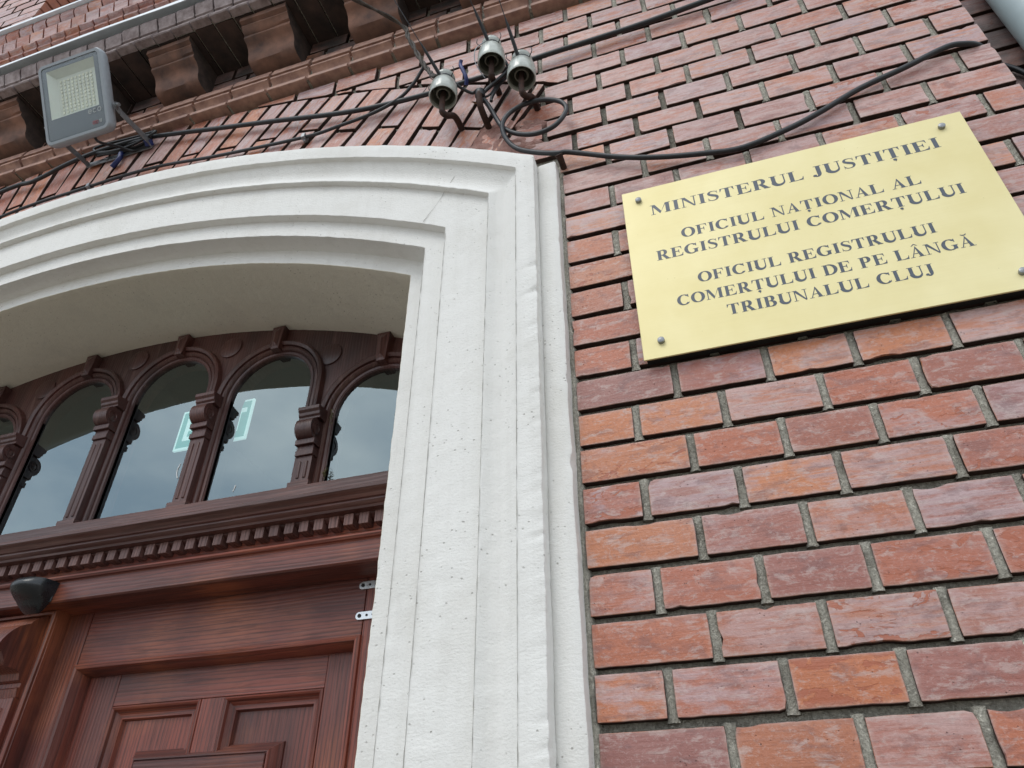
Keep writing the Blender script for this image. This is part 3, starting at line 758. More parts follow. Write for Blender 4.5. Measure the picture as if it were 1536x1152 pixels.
# pilasters with scrolled capitals
caps = [(0, 1.146), (1, 1.082), (-1, 1.082), (2, .960), (-2, .960)]
for k, zc in caps:
    xp = XD + PITCHW * k; yb = YT - .004
    mb = MB(); w0, w1 = .0225, .0235; zb = ZSILL + .020; zt = zc - .142; yf = YT - .030
    mb.prism([(xp - w0, yf, zb), (xp + w0, yf, zb), (xp + w1, yf, zt), (xp - w1, yf, zt)], (0, .032, 0))
    for sgn in (-1, 1):                        # two reeds on the shaft
        mb.tube([(xp + sgn * .0095, yf + .0015, zb + .012), (xp + sgn * .0095, yf + .0015, zt - .016)], .0052, 8)
    p_ = mb.build('pilaster', 'wf', fan, smooth=40, bevel=.0012)
    mb = MB(); mb.box(xp - .030, xp + .030, YT - .038, YT, ZSILL - .02, ZSILL + .020); mb.build('base_block', 'wfx', p_, bevel=.0015)
    mb = MB(); mb.box(xp - .026, xp + .026, YT - .036, YT, zc - .142, zc - .126); mb.box(xp - .0235, xp + .0235, YT - .033, YT, zc - .126, zc - .112); mb.box(xp - .028, xp + .028, YT - .042, YT, zc - .112, zc - .096)
    mb.build('necking', 'wf', p_, bevel=.0015)
    # scroll: a drum lying across the pilaster, its front rolled
    mb = MB(); sp_ = [(YT, zc - .096)] + [(YT - .036 + .026 * math.cos(a), zc - .066 + .030 * math.sin(a)) for a in [-PI * .5 - PI * 1.05 * j / 18 for j in range(19)]] + [(YT, zc - .034)]
    mb.xsweep(sp_, xp - .024, xp + .024, 2); 
    for sgn in (-1, 1): mb.lathe([(.018, -.001), (.018, .002), (.012, .003), (.010, .001), (.004, .003), (0, .003)], (xp + sgn * .024, YT - .036, zc - .066), (sgn, 0, 0), 20, cap=False)
    mb.build('scroll', 'wf', p_, smooth=40)
    mb = MB(); mb.xsweep([(YT, zc - .034), (YT - .040, zc - .034), (YT - .040, zc - .028), (YT - .045, zc - .024), (YT - .046, zc - .016), (YT - .052, zc - .010), (YT - .052, zc), (YT, zc + .006)], xp - .0315, xp + .0315, 1)
    mb.build('capital', 'wf', p_, smooth=25, bevel=.001)
# small white strokes on the panes
M['panemark'] = mat_simple('white_pane_mark', (.75, .76, .75), .6)
for x, z, pts in ((-1.205, .845, [(0, 0), (-.007, .014), (-.009, .030), (-.005, .046)]), (-.812, .945, [(0, 0), (-.006, .018), (-.010, .034), (-.009, .044)]), (-1.008, .772, [(0, 0), (.003, .010), (.004, .018)])):
    mb = MB(); mb.tube(smooth_path([(x + a, YT + .0080, z + b) for a, b in pts], 4), .0016, 6); mb.build('pane_mark', 'panemark', fan, smooth=50)
# sill board
mb = MB(); mb.box(2 * XC + .37, -.37, .283, YT + .05, .628, ZSILL - .002); mb.box(2 * XC + .37, -.37, .277, .283, .640, .712); mb.build('sill', 'wfx', fan, bevel=.002)

# tufts of moss rooted in the rightmost visible window frame
M['moss'] = mat_simple('dry_moss', (.24, .22, .10), .9, 0, .5, 80, .2)
for x, z, r, lab in ((-.738, .945, .013, 'small dry moss tuft beside the scrolled capital near the jamb'), (-.728, .772, .015, 'small dry moss tuft low on the window frame near the sill')):
    mb = MB()
    for k in range(46):
        p = Vector((x + random.gauss(0, r * .22), YT - .002, z + random.gauss(0, r * .8))); d = Vector((random.uniform(-.4, 1), random.uniform(-1, -.2), random.uniform(-.4, .9))).normalized() * random.uniform(.4, 1) * r * .8; u = d.orthogonal().normalized() * .0011
        mb.poly([p - u, p + u, p + d])
    tag(mb.build('moss_tuft', 'moss', smooth=0), lab, 'moss', 'moss tufts on the window')
# exit sign behind the glass
ex = thing('exit_sign', 'green and white exit sign behind the arched window panes', 'sign', (-1.20, .405, 1.06))
M['signgreen'] = mat_emit('sign_green', (.02, .42, .33), .32, (.02, .26, .21)); M['signwhite'] = mat_emit('sign_white', (.75, .95, .92), .42, (.6, .68, .66))
ex0, ez0 = -1.325, .992
mb = MB(); mb.box(ex0, ex0 + .252, .412, .420, ez0, ez0 + .142); mb.build('border', 'signwhite', ex, bevel=.001)
mb = MB(); mb.box(ex0 + .008, ex0 + .246, .4105, .412, ez0 + .008, ez0 + .134); mb.build('panel', 'signgreen', ex, smooth=0)
mb = MB()
def bx2(x0, x1, z0, z1): mb.box(ex0 + x0, ex0 + x1, .4085, .4105, ez0 + z0, ez0 + z1)
bx2(.027, .039, .030, .110)
for z in (.030, .064, .098): bx2(.0391, .070, z, z + .012)
xm = ex0 + .106
for s_ in (-1, 1): mb.prism([(xm - s_ * .020 - .007, .4085, ez0 + .030), (xm - s_ * .020 + .007, .4085, ez0 + .030), (xm + s_ * .020 + .007, .4085, ez0 + .110), (xm + s_ * .020 - .007, .4085, ez0 + .110)], (0, .002 - .0004 * (s_ > 0), 0))
bx2(.143, .155, .030, .110); bx2(.186, .236, .095, .110); bx2(.205, .219, .030, .0949)
mb.build('lettering', 'signwhite', ex, smooth=0)

# ------------------------------------------------------------------ wooden door
XL0, XR0 = 2 * XC + .36, -.36
door = thing('wooden_door', 'reddish brown panelled wooden double door under a carved dentil cornice', 'door', (XD, .28, -1.65))
mb = MB(); mb.xsweep([(.30, .4605), (.209, .4605), (.205, .4645), (.205, .509), (.203, .5115), (.197, .5125), (.194, .517), (.197, .5225), (.203, .5245), (.232, .528), (.232, .62), (.31, .62)], XL0, XR0, 4); mb.build('lintel', 'wx', door, smooth=30)
mb = MB(); mb.xsweep([(.30, .576), (.195, .576), (.189, .577), (.187, .582), (.179, .586), (.177, .588), (.177, .592), (.172, .594), (.169, .599), (.162, .604), (.157, .606), (.155, .608), (.155, .614), (.158, .617), (.30, .692)], XL0, XR0, 60, .0006); mb.build('cornice', 'wfx', door, smooth=28)
mb = MB(); x = XL0 + .01
while x < XR0 - .03:
    j = random.uniform(-.0006, .0006)
    mb.box(x + j, x + .0225 + j, .2045 + random.uniform(-.001, .001), .233, .5490 + random.uniform(-.001, .001), .5758); 
    x += .0372
mb.build('dentil_row', 'wt', door, smooth=0, bevel=.0008)
# coved webs between the teeth
mb = MB(); mb.xsweep([(.233, .5755), (.207, .5755), (.207, .5725), (.2145, .5665), (.226, .563), (.233, .562)], XL0, XR0, 2); mb.build('dentil_cove', 'wf', door, smooth=30)

YF = .292                                          # face of the door frame
def moulded_frame(name, parent, x0, x1, z0, z1, prof, mat='wx', sides='lrtb'):
    # prof: (offset inwards, y); mitred ring
    mb = MB()
    rings = [[(x0 + o, y, z0 + o), (x1 - o, y, z0 + o), (x1 - o, y, z1 - o), (x0 + o, y, z1 - o)] for o, y in prof]
    mb.grid(rings, cv=True); o = mb.build(name, 'wx', parent, smooth=25); o.data.materials.append(M['wz'])
    for k, pl in enumerate(o.data.polygons): pl.material_index = k % 2
    return o
for sgn in (1, -1):
    mx_ = (lambda a: a) if sgn > 0 else (lambda a: 2 * XD - a)
    def bx(mb, x0, x1, *r):
        a, b = sorted((mx_(x0), mx_(x1))); mb.box(a, b, *r)
    lf = bpy.data.objects.new('door_leaf', None); COL.objects.link(lf); lf.parent = door; BASE[lf.name] = BASE[door.name]
    # frame with an ovolo edge round the recess
    mb = MB(); bx(mb, -1.281, -.548, YF, .36, .336, .470); mb.build('top_rail', 'wx', lf, bevel=.0015)
    mb = MB(); bx(mb, -1.37, -1.2825, YF - .0004, .36, -1.60, .470); mb.build('stile', 'wz', lf, bevel=.0015)
    mb = MB(); bx(mb, -.5465, -.355, YF, .36, -1.60, .470); mb.build('stile', 'wz', lf, bevel=.0015)
    a, b = sorted((mx_(-1.2825), mx_(-.5465)))
    moulded_frame('recess_moulding', lf, a, b, -1.50, .3365, [(-.001, YF + .001), (.0, YF - .006), (.005, YF - .009), (.011, YF - .007), (.013, YF - .002), (.016, YF + .004), (.020, YF + .014), (.022, .342)])
    # inner leaf: stiles, rails, muntin
    YI = .326
    mb = MB(); bx(mb, -1.262, -1.1755, YI, .37, -1.6, .322); mb.build('inner_stile', 'wz', lf, bevel=.001)
    mb = MB(); bx(mb, -.6375, -.563, YI, .37, -1.6, .322); mb.build('inner_stile', 'wz', lf, bevel=.001)
    mb = MB(); bx(mb, -1.1748, -.6382, YI + .0003, .37, .2475, .322); mb.build('inner_rail', 'wx', lf, bevel=.001)
    mb = MB(); bx(mb, -.9365, -.8785, YI + .0005, .37, -1.2, .2468); mb.build('muntin', 'wz', lf, bevel=.001)
    for (xa, xb) in ((-1.1748, -.937), (-.878, -.638)):
        a, b = sorted((mx_(xa), mx_(xb)))
        mb = MB(); mb.box(a + .012, b - .012, YI + .021, YI + .030, -.60, .2365); pn = mb.build('panel', 'wz', lf, bevel=.001)
        moulded_frame('panel_moulding', pn, a, b, -.62, .2470, [(.0, YI + .004), (.001, YI - .001), (.005, YI - .004), (.0085, YI - .001), (.011, YI + .006), (.017, YI + .012), (.022, YI + .013), (.026, YI + .012), (.028, YI + .018), (.030, YI + .0215)])
    # raised centre block with stepped moulding
    a, b = sorted((mx_(-1.092), mx_(-.722)))
    mb = MB(); mb.box(a + .0245, b - .0245, YI - .0085, YI + .02, -.50, .1295); rb = mb.build('raised_panel', 'wx', lf, bevel=.0015)
    moulded_frame('raised_moulding', rb, a, b, -.52, .1545, [(.0, YI + .0215), (.001, YI + .017), (.003, YI + .015), (.018, YI - .005), (.020, YI - .0065), (.0225, YI - .0065), (.0235, YI - .003), (.025, YI - .003), (.0255, YI - .009)])
# centre post with fluted pilaster and carved console
mb = MB(); hx = .152
mb.box(XD - hx, XD + hx, .252, .35, -1.6, .468); post = mb.build('centre_post', 'wz', door, bevel=.002)
moulded_frame('post_edge', post, XD - hx + .001, XD + hx - .001, -1.58, .4595, [(.0, .253), (.0, .246), (.004, .243), (.009, .244), (.011, .253)], 'wz')
mb = MB(); mb.box(XD - .128, XD + .128, .236, .254, -1.5, .2615)
for k in range(6):
    xf = XD - .100 + .040 * k; mb.tube([(xf, .2380, -1.4), (xf, .2380, .240)], .0085, 8)
mb.build('fluted_pilaster', 'wz', post, bevel=.002)
cs = [(.256, .262), (.240, .262), (.236, .280), (.242, .284), (.242, .293), (.232, .297), (.228, .311), (.218, .3155), (.190, .317), (.182, .321), (.176, .328), (.170, .336), (.163, .343), (.154, .348), (.151, .354), (.155, .366), (.163, .380), (.173, .393), (.185, .404), (.200, .413), (.212, .419), (.215, .425), (.228, .437), (.242, .445), (.258, .451)]
mb = MB(); mb.xsweep(cs, XD - .128, XD + .128, 4); mb.build('console', 'wz', post, smooth=32)
# two zinc strap plates at the jamb
for k, (zc, lab) in enumerate(((.4435, 'upper of two small zinc strap plates at the white jamb'), (.377, 'lower of two small zinc strap plates at the white jamb'))):
    mb = MB(); zr = .0085; x0 = -.556; n = 12
    pts = [(-.46, YF - .004, zc - zr), (-.46, YF - .004, zc + zr)] + [(x0 - zr * math.sin(a) , YF - .004, zc + zr * math.cos(a)) for a in [PI * j / n for j in range(n + 1)]]
    mb.prism(pts, (0, .0032, 0)); st = mb.build('strap_plate', 'zinc', smooth=30, bevel=.0004); tag(st, lab, 'bracket', 'zinc straps on the door frame')
    mb = MB()
    for hx_, r in ((-.555, .0042), (-.538, .0026), (-.524, .0022), (-.511, .0036)): mb.lathe([(0, .0), (r, .0), (r, .0010), (0, .0010)], (hx_, YF - .0042, zc), (0, -1, 0), 16, cap=False)
    mb.build('screw_hole', 'dark', st, smooth=30)

# motion sensor
sen = thing('motion_sensor', 'black plastic motion sensor mounted on the wooden lintel', 'sensor', (-1.395, .205, .475))
mb = MB(); rows = []
for j in range(15):
    t = j / 14; zz = .508 - .070 * t
    w = .050 * math.sqrt(max(0, 1 - (t * .93) ** 2.6)) * (1 - .12 * t) + .002; d = .066 * (1 - t ** 3.2) * (.62 + .38 * math.sin(PI * min(1, t * 1.25 + .15))) + .004
    rows.append([(-1.374 + w * math.sin(a) * (1 if abs(math.sin(a)) < .95 else .98), .2046 - d * max(0, math.cos(a)) ** .7, zz) for a in [-PI / 2 + PI * k / 20 for k in range(21)]])
mb.grid(rows); mb.poly(rows[0]); mb.poly(rows[-1]); mb.build('housing', 'blackabs', sen, smooth=60)
mb = MB(); mb.box(-1.420, -1.328, .2005, .2046, .462, .506); mb.build('base_plate', 'blackabs', sen, bevel=.003)
M['yl'] = mat_simple('yellow_sticker', (.55, .50, .18), .5)
mb = MB(); mb.box(-1.398, -1.385, .1475, .1520, .4945, .5020); mb.build('sticker', 'yl', sen, smooth=0)

# ------------------------------------------------------------------ brass plaque with lettering
plq = thing('brass_plaque', 'polished brass ministry plaque with dark capital letters on the brick wall', 'plaque', (.463, -.01, .666))
mb = MB(); mb.box(.1315, .7945, -.0215, -.0180, .667, 1.1225); mb.build('plate', 'brass', plq, bevel=.0008)
mb = MB(); mb.box(.136, .790, -.0180, .0012, .672, 1.118); mb.build('backing', 'dark', plq, smooth=0)
for k, (x, z) in enumerate(((.165, 1.088), (.7515, 1.089), (.167, .703), (.7485, .7005))):
    mb = MB(); mb.lathe([(.0062, 0), (.0066, .0035), (.0062, .0062), (.0040, .0074), (0, .0078)], (x, -.0215, z), (0, -1, 0), 24); mb.build('screw', 'steel', plq, smooth=50)

ST, TH, SF = .222, .068, .046
class Glyph:
    def __init__(s): s.p = []
    def q(s, *pts): s.p.append(list(pts))
    def r(s, x0, z0, x1, z1): s.q((x0, z0), (x1, z0), (x1, z1), (x0, z1))
    def stem(s, x, top=True, bot=True, w=ST, e=.085):
        s.r(x, 0, x + w, 1)
        if top: s.r(x - e, 1 - SF, x + w + e, 1)
        if bot: s.r(x - e, 0, x + w + e, SF)
    def rib(s, pts, ws):
        L_, R_ = [], []
        for i, (x, z) in enumerate(pts):
            a, b = pts[max(i - 1, 0)], pts[min(i + 1, len(pts) - 1)]
            d = Vector((b[0] - a[0], b[1] - a[1])).normalized(); n = Vector((-d.y, d.x)) * ws[i] * .5
            L_.append((x + n.x, z + n.y)); R_.append((x - n.x, z - n.y))
        for i in range(len(pts) - 1): s.q(R_[i], R_[i + 1], L_[i + 1], L_[i])
    def arc(s, cx, cz, rx, rz, a0, a1, n=22, thick=ST, thin=TH, pw=1.4):
        an = [math.radians(a0 + (a1 - a0) * i / n) for i in range(n + 1)]
        s.rib([(cx + rx * math.cos(a), cz + rz * math.sin(a)) for a in an], [thin + (thick - thin) * abs(math.cos(a)) ** pw for a in an])
def glyph(ch):
    g = Glyph(); adv = .9
    if ch == 'I': g.stem(.13); adv = .47
    elif ch in 'LEF':
        g.stem(.11, True, ch == 'F')
        if ch != 'L':
            g.r(.03, 1 - SF, .72, 1); g.q((.66, 1 - SF), (.735, .70), (.755, .70), (.74, 1)); g.q((.50, 1 - SF), (.72, 1 - .12), (.72, 1 - SF), (.72, 1 - SF))
            g.r(.315, .49, .55, .49 + TH); g.q((.50, .52), (.56, .33), (.58, .33), (.58, .71), (.56, .71))
        if ch != 'F':
            g.r(.03, 0, .78, SF + .01); g.q((.70, .05), (.80, .33), (.825, .33), (.79, 0)); g.q((.5, .05), (.76, .05), (.775, .16))
        adv = {'L': .86, 'E': .87, 'F': .80}[ch]
    elif ch in 'TȚ':
        g.stem(.325, False, True); g.r(.04, 1 - SF - .01, .815, 1)
        g.q((.05, 1 - SF), (.035, .68), (.055, .68), (.16, 1 - SF)); g.q((.695, 1 - SF), (.80, .68), (.82, .68), (.805, 1 - SF)); adv = .87
        if ch == 'Ț': g.arc(.425, -.17, .05, .055, 0, 360, 14, .10, .10); g.q((.46, -.20), (.53, -.17), (.46, -.33), (.41, -.35))
    elif ch == 'N':
        g.r(.12, 0, .12 + TH, .94); g.r(.02, 0, .29, SF); g.r(.0, 1 - SF, .24, 1); g.q((.05, 1), (.28, 1), (.80, .02), (.78, -.02), (.72, -.02)); g.r(.745, .0, .745 + TH, 1); g.r(.62, 1 - SF, .93, 1); adv = .95
    elif ch == 'M':
        g.r(.11, 0, .11 + TH, .95); g.r(.01, 0, .28, SF); g.r(.0, 1 - SF, .24, 1); g.q((.06, 1), (.28, 1), (.61, .24), (.53, .0)); g.q((.53, .0), (.61, .2), (.94, 1), (.88, 1))
        g.r(.88, 0, .88 + ST, 1); g.r(.79, 0, 1.17, SF); g.r(.88, 1 - SF, 1.17, 1); adv = 1.21
    elif ch in 'AÂĂ':
        g.q((.09, 0), (.155, 0), (.49, .93), (.45, 1)); g.q((.56, 0), (.80, 0), (.48, 1.02), (.42, 1.0)); g.r(.21, .31, .62, .31 + TH); g.r(.0, 0, .27, SF); g.r(.48, 0, .90, SF); adv = .91
        if ch == 'Â': g.q((.24, 1.07), (.33, 1.07), (.45, 1.19), (.45, 1.28)); g.q((.45, 1.19), (.57, 1.07), (.66, 1.07), (.45, 1.28))
        if ch == 'Ă': g.arc(.45, 1.25, .16, .13, 190, 350, 12, .05, .10)
    elif ch == 'U':
        g.r(.10, .34, .10 + ST, 1); g.r(.01, 1 - SF, .40, 1); g.r(.735, .34, .735 + TH, 1); g.r(.62, 1 - SF, .89, 1)
        n = 20; pts, ws = [], []
        for i in range(n + 1):
            t = i / n; a = PI + PI * t; pts.append((.4845 + (.282 if t > .5 else .282) * math.cos(a), .34 + .315 * math.sin(a))); ws.append(ST * (1 - t) ** 1.2 * .95 + TH + .04 * math.sin(PI * t))
        g.rib(pts, ws); adv = .92
    elif ch == 'J':
        g.r(.23, .2, .23 + ST, 1); g.r(.13, 1 - SF, .53, 1)
        n = 14; g.rib([(.20 + .145 * math.cos(a), .2 + .24 * math.sin(a)) for a in [-PI * .72 * i / n + .1 for i in range(n + 1)]], [ST * (1 - .75 * i / n) for i in range(n + 1)]); g.arc(.09, .07, .05, .05, 0, 360, 14, .11, .11); adv = .58
    elif ch in 'RPBD':
        g.stem(.11, True, True)
        if ch == 'D':
            g.arc(.38, .5, .43, .47, -90, 90, 26, ST * 1.05); g.r(.3, 0, .40, SF + .012); g.r(.3, 1 - SF - .012, .40, 1); adv = .94
        else:
            zb = .47 if ch != 'B' else .53
            rz = (1 - zb) / 2 - .012
            g.arc(.42, (1 + zb) / 2, .215 if ch != 'B' else .20, rz, -90, 90, 20, ST); g.r(.3, 1 - SF - .012, .44, 1); g.r(.3, zb - .022, .44, zb + .036); adv = .81
            if ch == 'B': g.arc(.44, .265, .25, .245, -90, 90, 20, ST * 1.05); g.r(.3, 0, .46, SF + .012); adv = .87
            if ch == 'R': g.q((.36, .47), (.56, .50), (.87, .03), (.64, .0)); g.r(.60, 0, .93, SF); adv = .93
    elif ch == 'O': g.arc(.50, .5, .36, .48, 0, 360, 44, ST * 1.08); adv = 1.0
    elif ch in 'CG':
        g.arc(.50, .5, .36, .48, 48, 318, 34, ST * 1.08)
        g.q((.70, .88), (.815, .69), (.835, .69), (.835, 1.0), (.815, 1.0))
        if ch == 'C': g.q((.755, .17), (.83, .24), (.85, .22), (.80, .12)); adv = .93
        else: g.r(.66, .05, .66 + ST, .44); g.r(.57, .44 - SF, .95, .44); adv = .99
    elif ch == 'S':
        P = [(.60, .80), (.53, .92), (.38, .965), (.22, .93), (.15, .80), (.20, .67), (.36, .55), (.52, .44), (.585, .28), (.52, .10), (.35, .035), (.18, .08), (.10, .22)]
        Wd = [.05, .05, .06, .10, .15, .18, .20, .19, .15, .10, .06, .05, .05]
        n = len(P); g2 = [tuple(v) for v in smooth_path([(a, b, 0) for a, b in P], 4)]
        g.rib([(a, b) for a, b, _ in g2], [Wd[min(int(i / 4), n - 1)] + (Wd[min(int(i / 4) + 1, n - 1)] - Wd[min(int(i / 4), n - 1)]) * (i % 4) / 4 for i in range(len(g2))])
        g.r(.60, .68, .62, .99); g.r(.075, .01, .095, .34); adv = .70
    return g.p, adv
def letter_line(txt, x0, x1, zb, cap):
    items, pen = [], 0
    for c in txt:
        if c == ' ': pen += .42; continue
        p, a = glyph(c); items.append((p, pen)); pen += a + .03
    lo = min(pt[0] + o for p, o in items for q_ in p for pt in q_); hi = max(pt[0] + o for p, o in items for q_ in p for pt in q_)
    sx = (x1 - x0) / (hi - lo); mb = MB()
    for p, o in items:
        for k, q_ in enumerate(p):
            y = -.02162 - .000012 * (k % 30)
            mb.poly([(x0 + (a + o - lo) * sx, y, zb + b * cap) for a, b in q_])
    mb.build('lettering', 'ink', plq, smooth=0)
letter_line('MINISTERUL JUSTIȚIEI', .186, .735, 1.036, .0295)
letter_line('OFICIUL NAȚIONAL AL', .238, .676, .9515, .0262)
letter_line('REGISTRULUI COMERȚULUI', .1835, .7345, .904, .0262)
letter_line('OFICIUL REGISTRULUI', .252, .662, .825, .0250)
letter_line('COMERȚULUI DE PE LÂNGĂ', .207, .708, .7775, .0250)
letter_line('TRIBUNALUL CLUJ', .291, .631, .733, .0245)

# ------------------------------------------------------------------ floodlight
FX, FZ, FY, FP = -1.522, 1.977, -.226, math.radians(32.8)
fl = thing('floodlight', 'grey square floodlight tilted down on a bracket above the door arch', 'floodlight', (FX, -.02, 1.96))
fn = Vector((0, -math.cos(FP), -math.sin(FP))); fr_ = Vector((1, 0, 0)); fu = Vector((0, -math.sin(FP), math.cos(FP)))
FC = Vector((FX, FY, FZ)); fw, fh = .1245, .136
def FPnt(u, v, d): return FC + fr_ * u + fu * v + fn * d
def rrect(w, h, r, n=6):
    out = []
    for cx, cz, a0 in ((w - r, h - r, 0), (-w + r, h - r, 90), (-w + r, -h + r, 180), (w - r, -h + r, 270)):
        out += [(cx + r * math.cos(math.radians(a0 + 90 * k / n)), cz + r * math.sin(math.radians(a0 + 90 * k / n))) for k in range(n + 1)]
    return out
mb = MB(); rings = []
for w, h, r, d in ((fw * .70, fh * .70, .02, -.060), (fw * .86, fh * .86, .022, -.052), (fw - .004, fh - .004, .022, -.034), (fw, fh, .022, -.022), (fw, fh, .022, -.004), (fw - .003, fh - .003, .020, 0), (fw - .012, fh - .012, .013, 0), (fw - .013, fh - .013, .012, -.004)):
    rings.append([FPnt(a, b, d) for a, b in rrect(w, h, r)])
mb.grid(rings, cv=True); mb.poly(rings[0])
for k in range(9): # cooling fins at the back
    u = -.08 + .02 * k; p = [FPnt(u - .002, -.09, -.058), FPnt(u + .002, -.09, -.058), FPnt(u + .002, .09, -.058), FPnt(u - .002, .09, -.058)]; mb.prism(p, -fn * .012)
mb.build('housing', 'greycast', fl, smooth=40)
M['lens'] = mat_simple('dark_lens_print', (.060, .085, .098), .22, 0, .08, 8, 0)
M['refl'] = mat_simple('lamp_reflector', (.60, .66, .58), .4, .05, .1, 20, 0); M['led'] = mat_simple('led_chip', (.74, .78, .62), .4)
mb = MB(); o_r = [(a, b) for a, b in rrect(fw - .0135, fh - .0135, .012)]
wx0, wx1, wz0, wz1 = -.094, .094, -.052, .110
def win(w): return [(wx1, wz1), (wx0, wz1), (wx0, wz0), (wx1, wz0)]
# printed black border around a window: quads between outer rect and window
O = [(fw - .0135, fh - .0135), (-fw + .0135, fh - .0135), (-fw + .0135, -fh + .0135), (fw - .0135, -fh + .0135)]; Wn = win(0)
for k in range(4): mb.poly([FPnt(*O[k], -.0025), FPnt(*O[(k + 1) % 4], -.0025), FPnt(*Wn[(k + 1) % 4], -.0025), FPnt(*Wn[k], -.0025)])
mb.build('lens_border', 'lens', fl, smooth=0)
mb = MB(); f0 = [FPnt(a, b, -.003) for a, b in Wn]; f1 = [FPnt(a * .80, (b - .03) * .80 + .027, -.024) for a, b in Wn]
for k in range(4): mb.poly([f0[k], f0[(k + 1) % 4], f1[(k + 1) % 4], f1[k]])
mb.poly(f1); mb.build('reflector', 'refl', fl, smooth=0)
mb = MB()
for a in range(9):
    for b in range(10):
        u, v = -.060 + .120 * a / 8, -.028 + .105 * b / 9
        p = [FPnt(u - .0035, v - .0035, -.0235), FPnt(u + .0035, v - .0035, -.0235), FPnt(u + .0035, v + .0035, -.0235), FPnt(u - .0035, v + .0035, -.0235)]; mb.prism(p, fn * .002)
mb.build('led_array', 'led', fl, smooth=0)
q = NT('clear_lens'); tr = q.n('ShaderNodeBsdfTransparent'); gl = q.n('ShaderNodeBsdfGlossy'); gl.inputs['Roughness'].default_value = .05
fre = q.n('ShaderNodeFresnel', {'IOR': 1.5}); mxs = q.n('ShaderNodeMixShader', {0: q.math('MULTIPLY', fre.outputs[0], q.math('SUBTRACT', 1.0, q.n('ShaderNodeNewGeometry').outputs['Backfacing'])), 1: tr.outputs[0], 2: gl.outputs[0]}); q.t.links.new(mxs.outputs[0], q.out.inputs[0]); M['clear'] = q.m
mb = MB(); p = [FPnt(a, b, -.0018) for a, b in rrect(fw - .0145, fh - .0145, .012)]; mb.prism(p, fn * .0008); mb.build('lens', 'clear', fl, smooth=0)
# printed mark "eco" and two small logos
M['print'] = mat_simple('pale_print', (.45, .48, .47), .5); M['printred'] = mat_simple('red_print', (.30, .05, .06), .5)
mb = MB()
def fl_arc(cx, cz, r, a0, a1, w=.0026, n=14):
    P = [(cx + r * math.cos(math.radians(a0 + (a1 - a0) * k / n)), cz + r * math.sin(math.radians(a0 + (a1 - a0) * k / n))) for k in range(n + 1)]
    Qp = [(cx + (r - w) * math.cos(math.radians(a0 + (a1 - a0) * k / n)), cz + (r - w) * math.sin(math.radians(a0 + (a1 - a0) * k / n))) for k in range(n + 1)]
    for k in range(n): mb.poly([FPnt(*P[k], -.0006), FPnt(*P[k + 1], -.0006), FPnt(*Qp[k + 1], -.0006), FPnt(*Qp[k], -.0006)])
zc = -.066; fl_arc(.058, zc, .0075, 0, 320); mb.poly([FPnt(.0515, zc - .0012, -.0006), FPnt(.0645, zc - .0012, -.0006), FPnt(.0645, zc + .0012, -.0006), FPnt(.0515, zc + .0012, -.0006)])
fl_arc(.076, zc, .0075, 45, 315); fl_arc(.094, zc, .0075, 0, 360)
mb.build('printed_mark', 'print', fl, smooth=0); mb = MB(); mb.poly([FPnt(.090, -.110, -.0006), FPnt(.093, -.110, -.0006), FPnt(.093, -.099, -.0006), FPnt(.090, -.099, -.0006)]); mb.poly([FPnt(.095, -.110, -.0006), FPnt(.098, -.110, -.0006), FPnt(.098, -.099, -.0006), FPnt(.095, -.099, -.0006)])
mb.build('printed_badge', 'print', fl, smooth=0)
mb = MB(); fl_arc(.068, -.105, .006, 0, 360); fl_arc(.079, -.105, .006, 0, 360); mb.build('printed_badge', 'printred', fl, smooth=0)
# U-shaped bracket bolted to the wall
mb = MB(); bz = 1.958
for s_ in (-1, 1):
    xa = FX + s_ * .131; piv = FPnt(s_ * .131, -.055, -.028)
    pth = [Vector((xa, -.006, bz)), Vector((xa, -.02, bz + .002)), piv + Vector((0, .025, -.004)), piv]
    for a, b in zip(pth, pth[1:]):
        t = (b - a).normalized(); n_ = Vector((1, 0, 0)).cross(t).normalized() * .011
        mb.prism([a - n_, a + n_, b + n_, b - n_], (.003 * s_, 0, 0))
mb.box(FX - .134, FX + .134, -.008, -.0045, bz - .012, bz + .012)
mb.build('bracket', 'steel', fl, smooth=30, bevel=.0006)
for s_ in (-1, 1):
    mb = MB(); mb.lathe([(.011, 0), (.011, .004), (.006, .004), (.006, .013), (0, .013)], FPnt(s_ * .1335, -.055, -.028), (s_, 0, 0), 12); mb.build('bolt', 'steel', fl, smooth=30)
    mb = MB(); mb.lathe([(.008, 0), (.008, .005), (0, .005)], (FX + s_ * .05, -.008, bz), (0, -1, 0), 6); mb.build('bolt', 'steel', fl, smooth=30)
mb = MB(); mb.tube(smooth_path([FPnt(.02, -.10, -.05), FPnt(.025, -.135, -.055), (FX + .04, -.05, 1.935), (FX + .065, -.012, 1.95), (FX + .12, -.010, 1.968)], 8), .0045, 8); mb.build('supply_cable', 'black', fl, smooth=60)
mb = MB()
mb.tube(smooth_path([(FX + .020, -.012, 1.972), (FX + .012, -.014, 1.955), (FX + .016, -.014, 1.925), (FX - .006, -.010, 1.895)], 6), .008, 8); mb.build('tape_wrap', 'blue', fl, smooth=50); mb = MB(); mb.lathe([(.0145, -.008), (.0145, .010)], (FX + .124, -.016, bz + .006), (.15, -.8, .3), 12)
mb.build('tape_wrap', 'blue', fl, smooth=50)

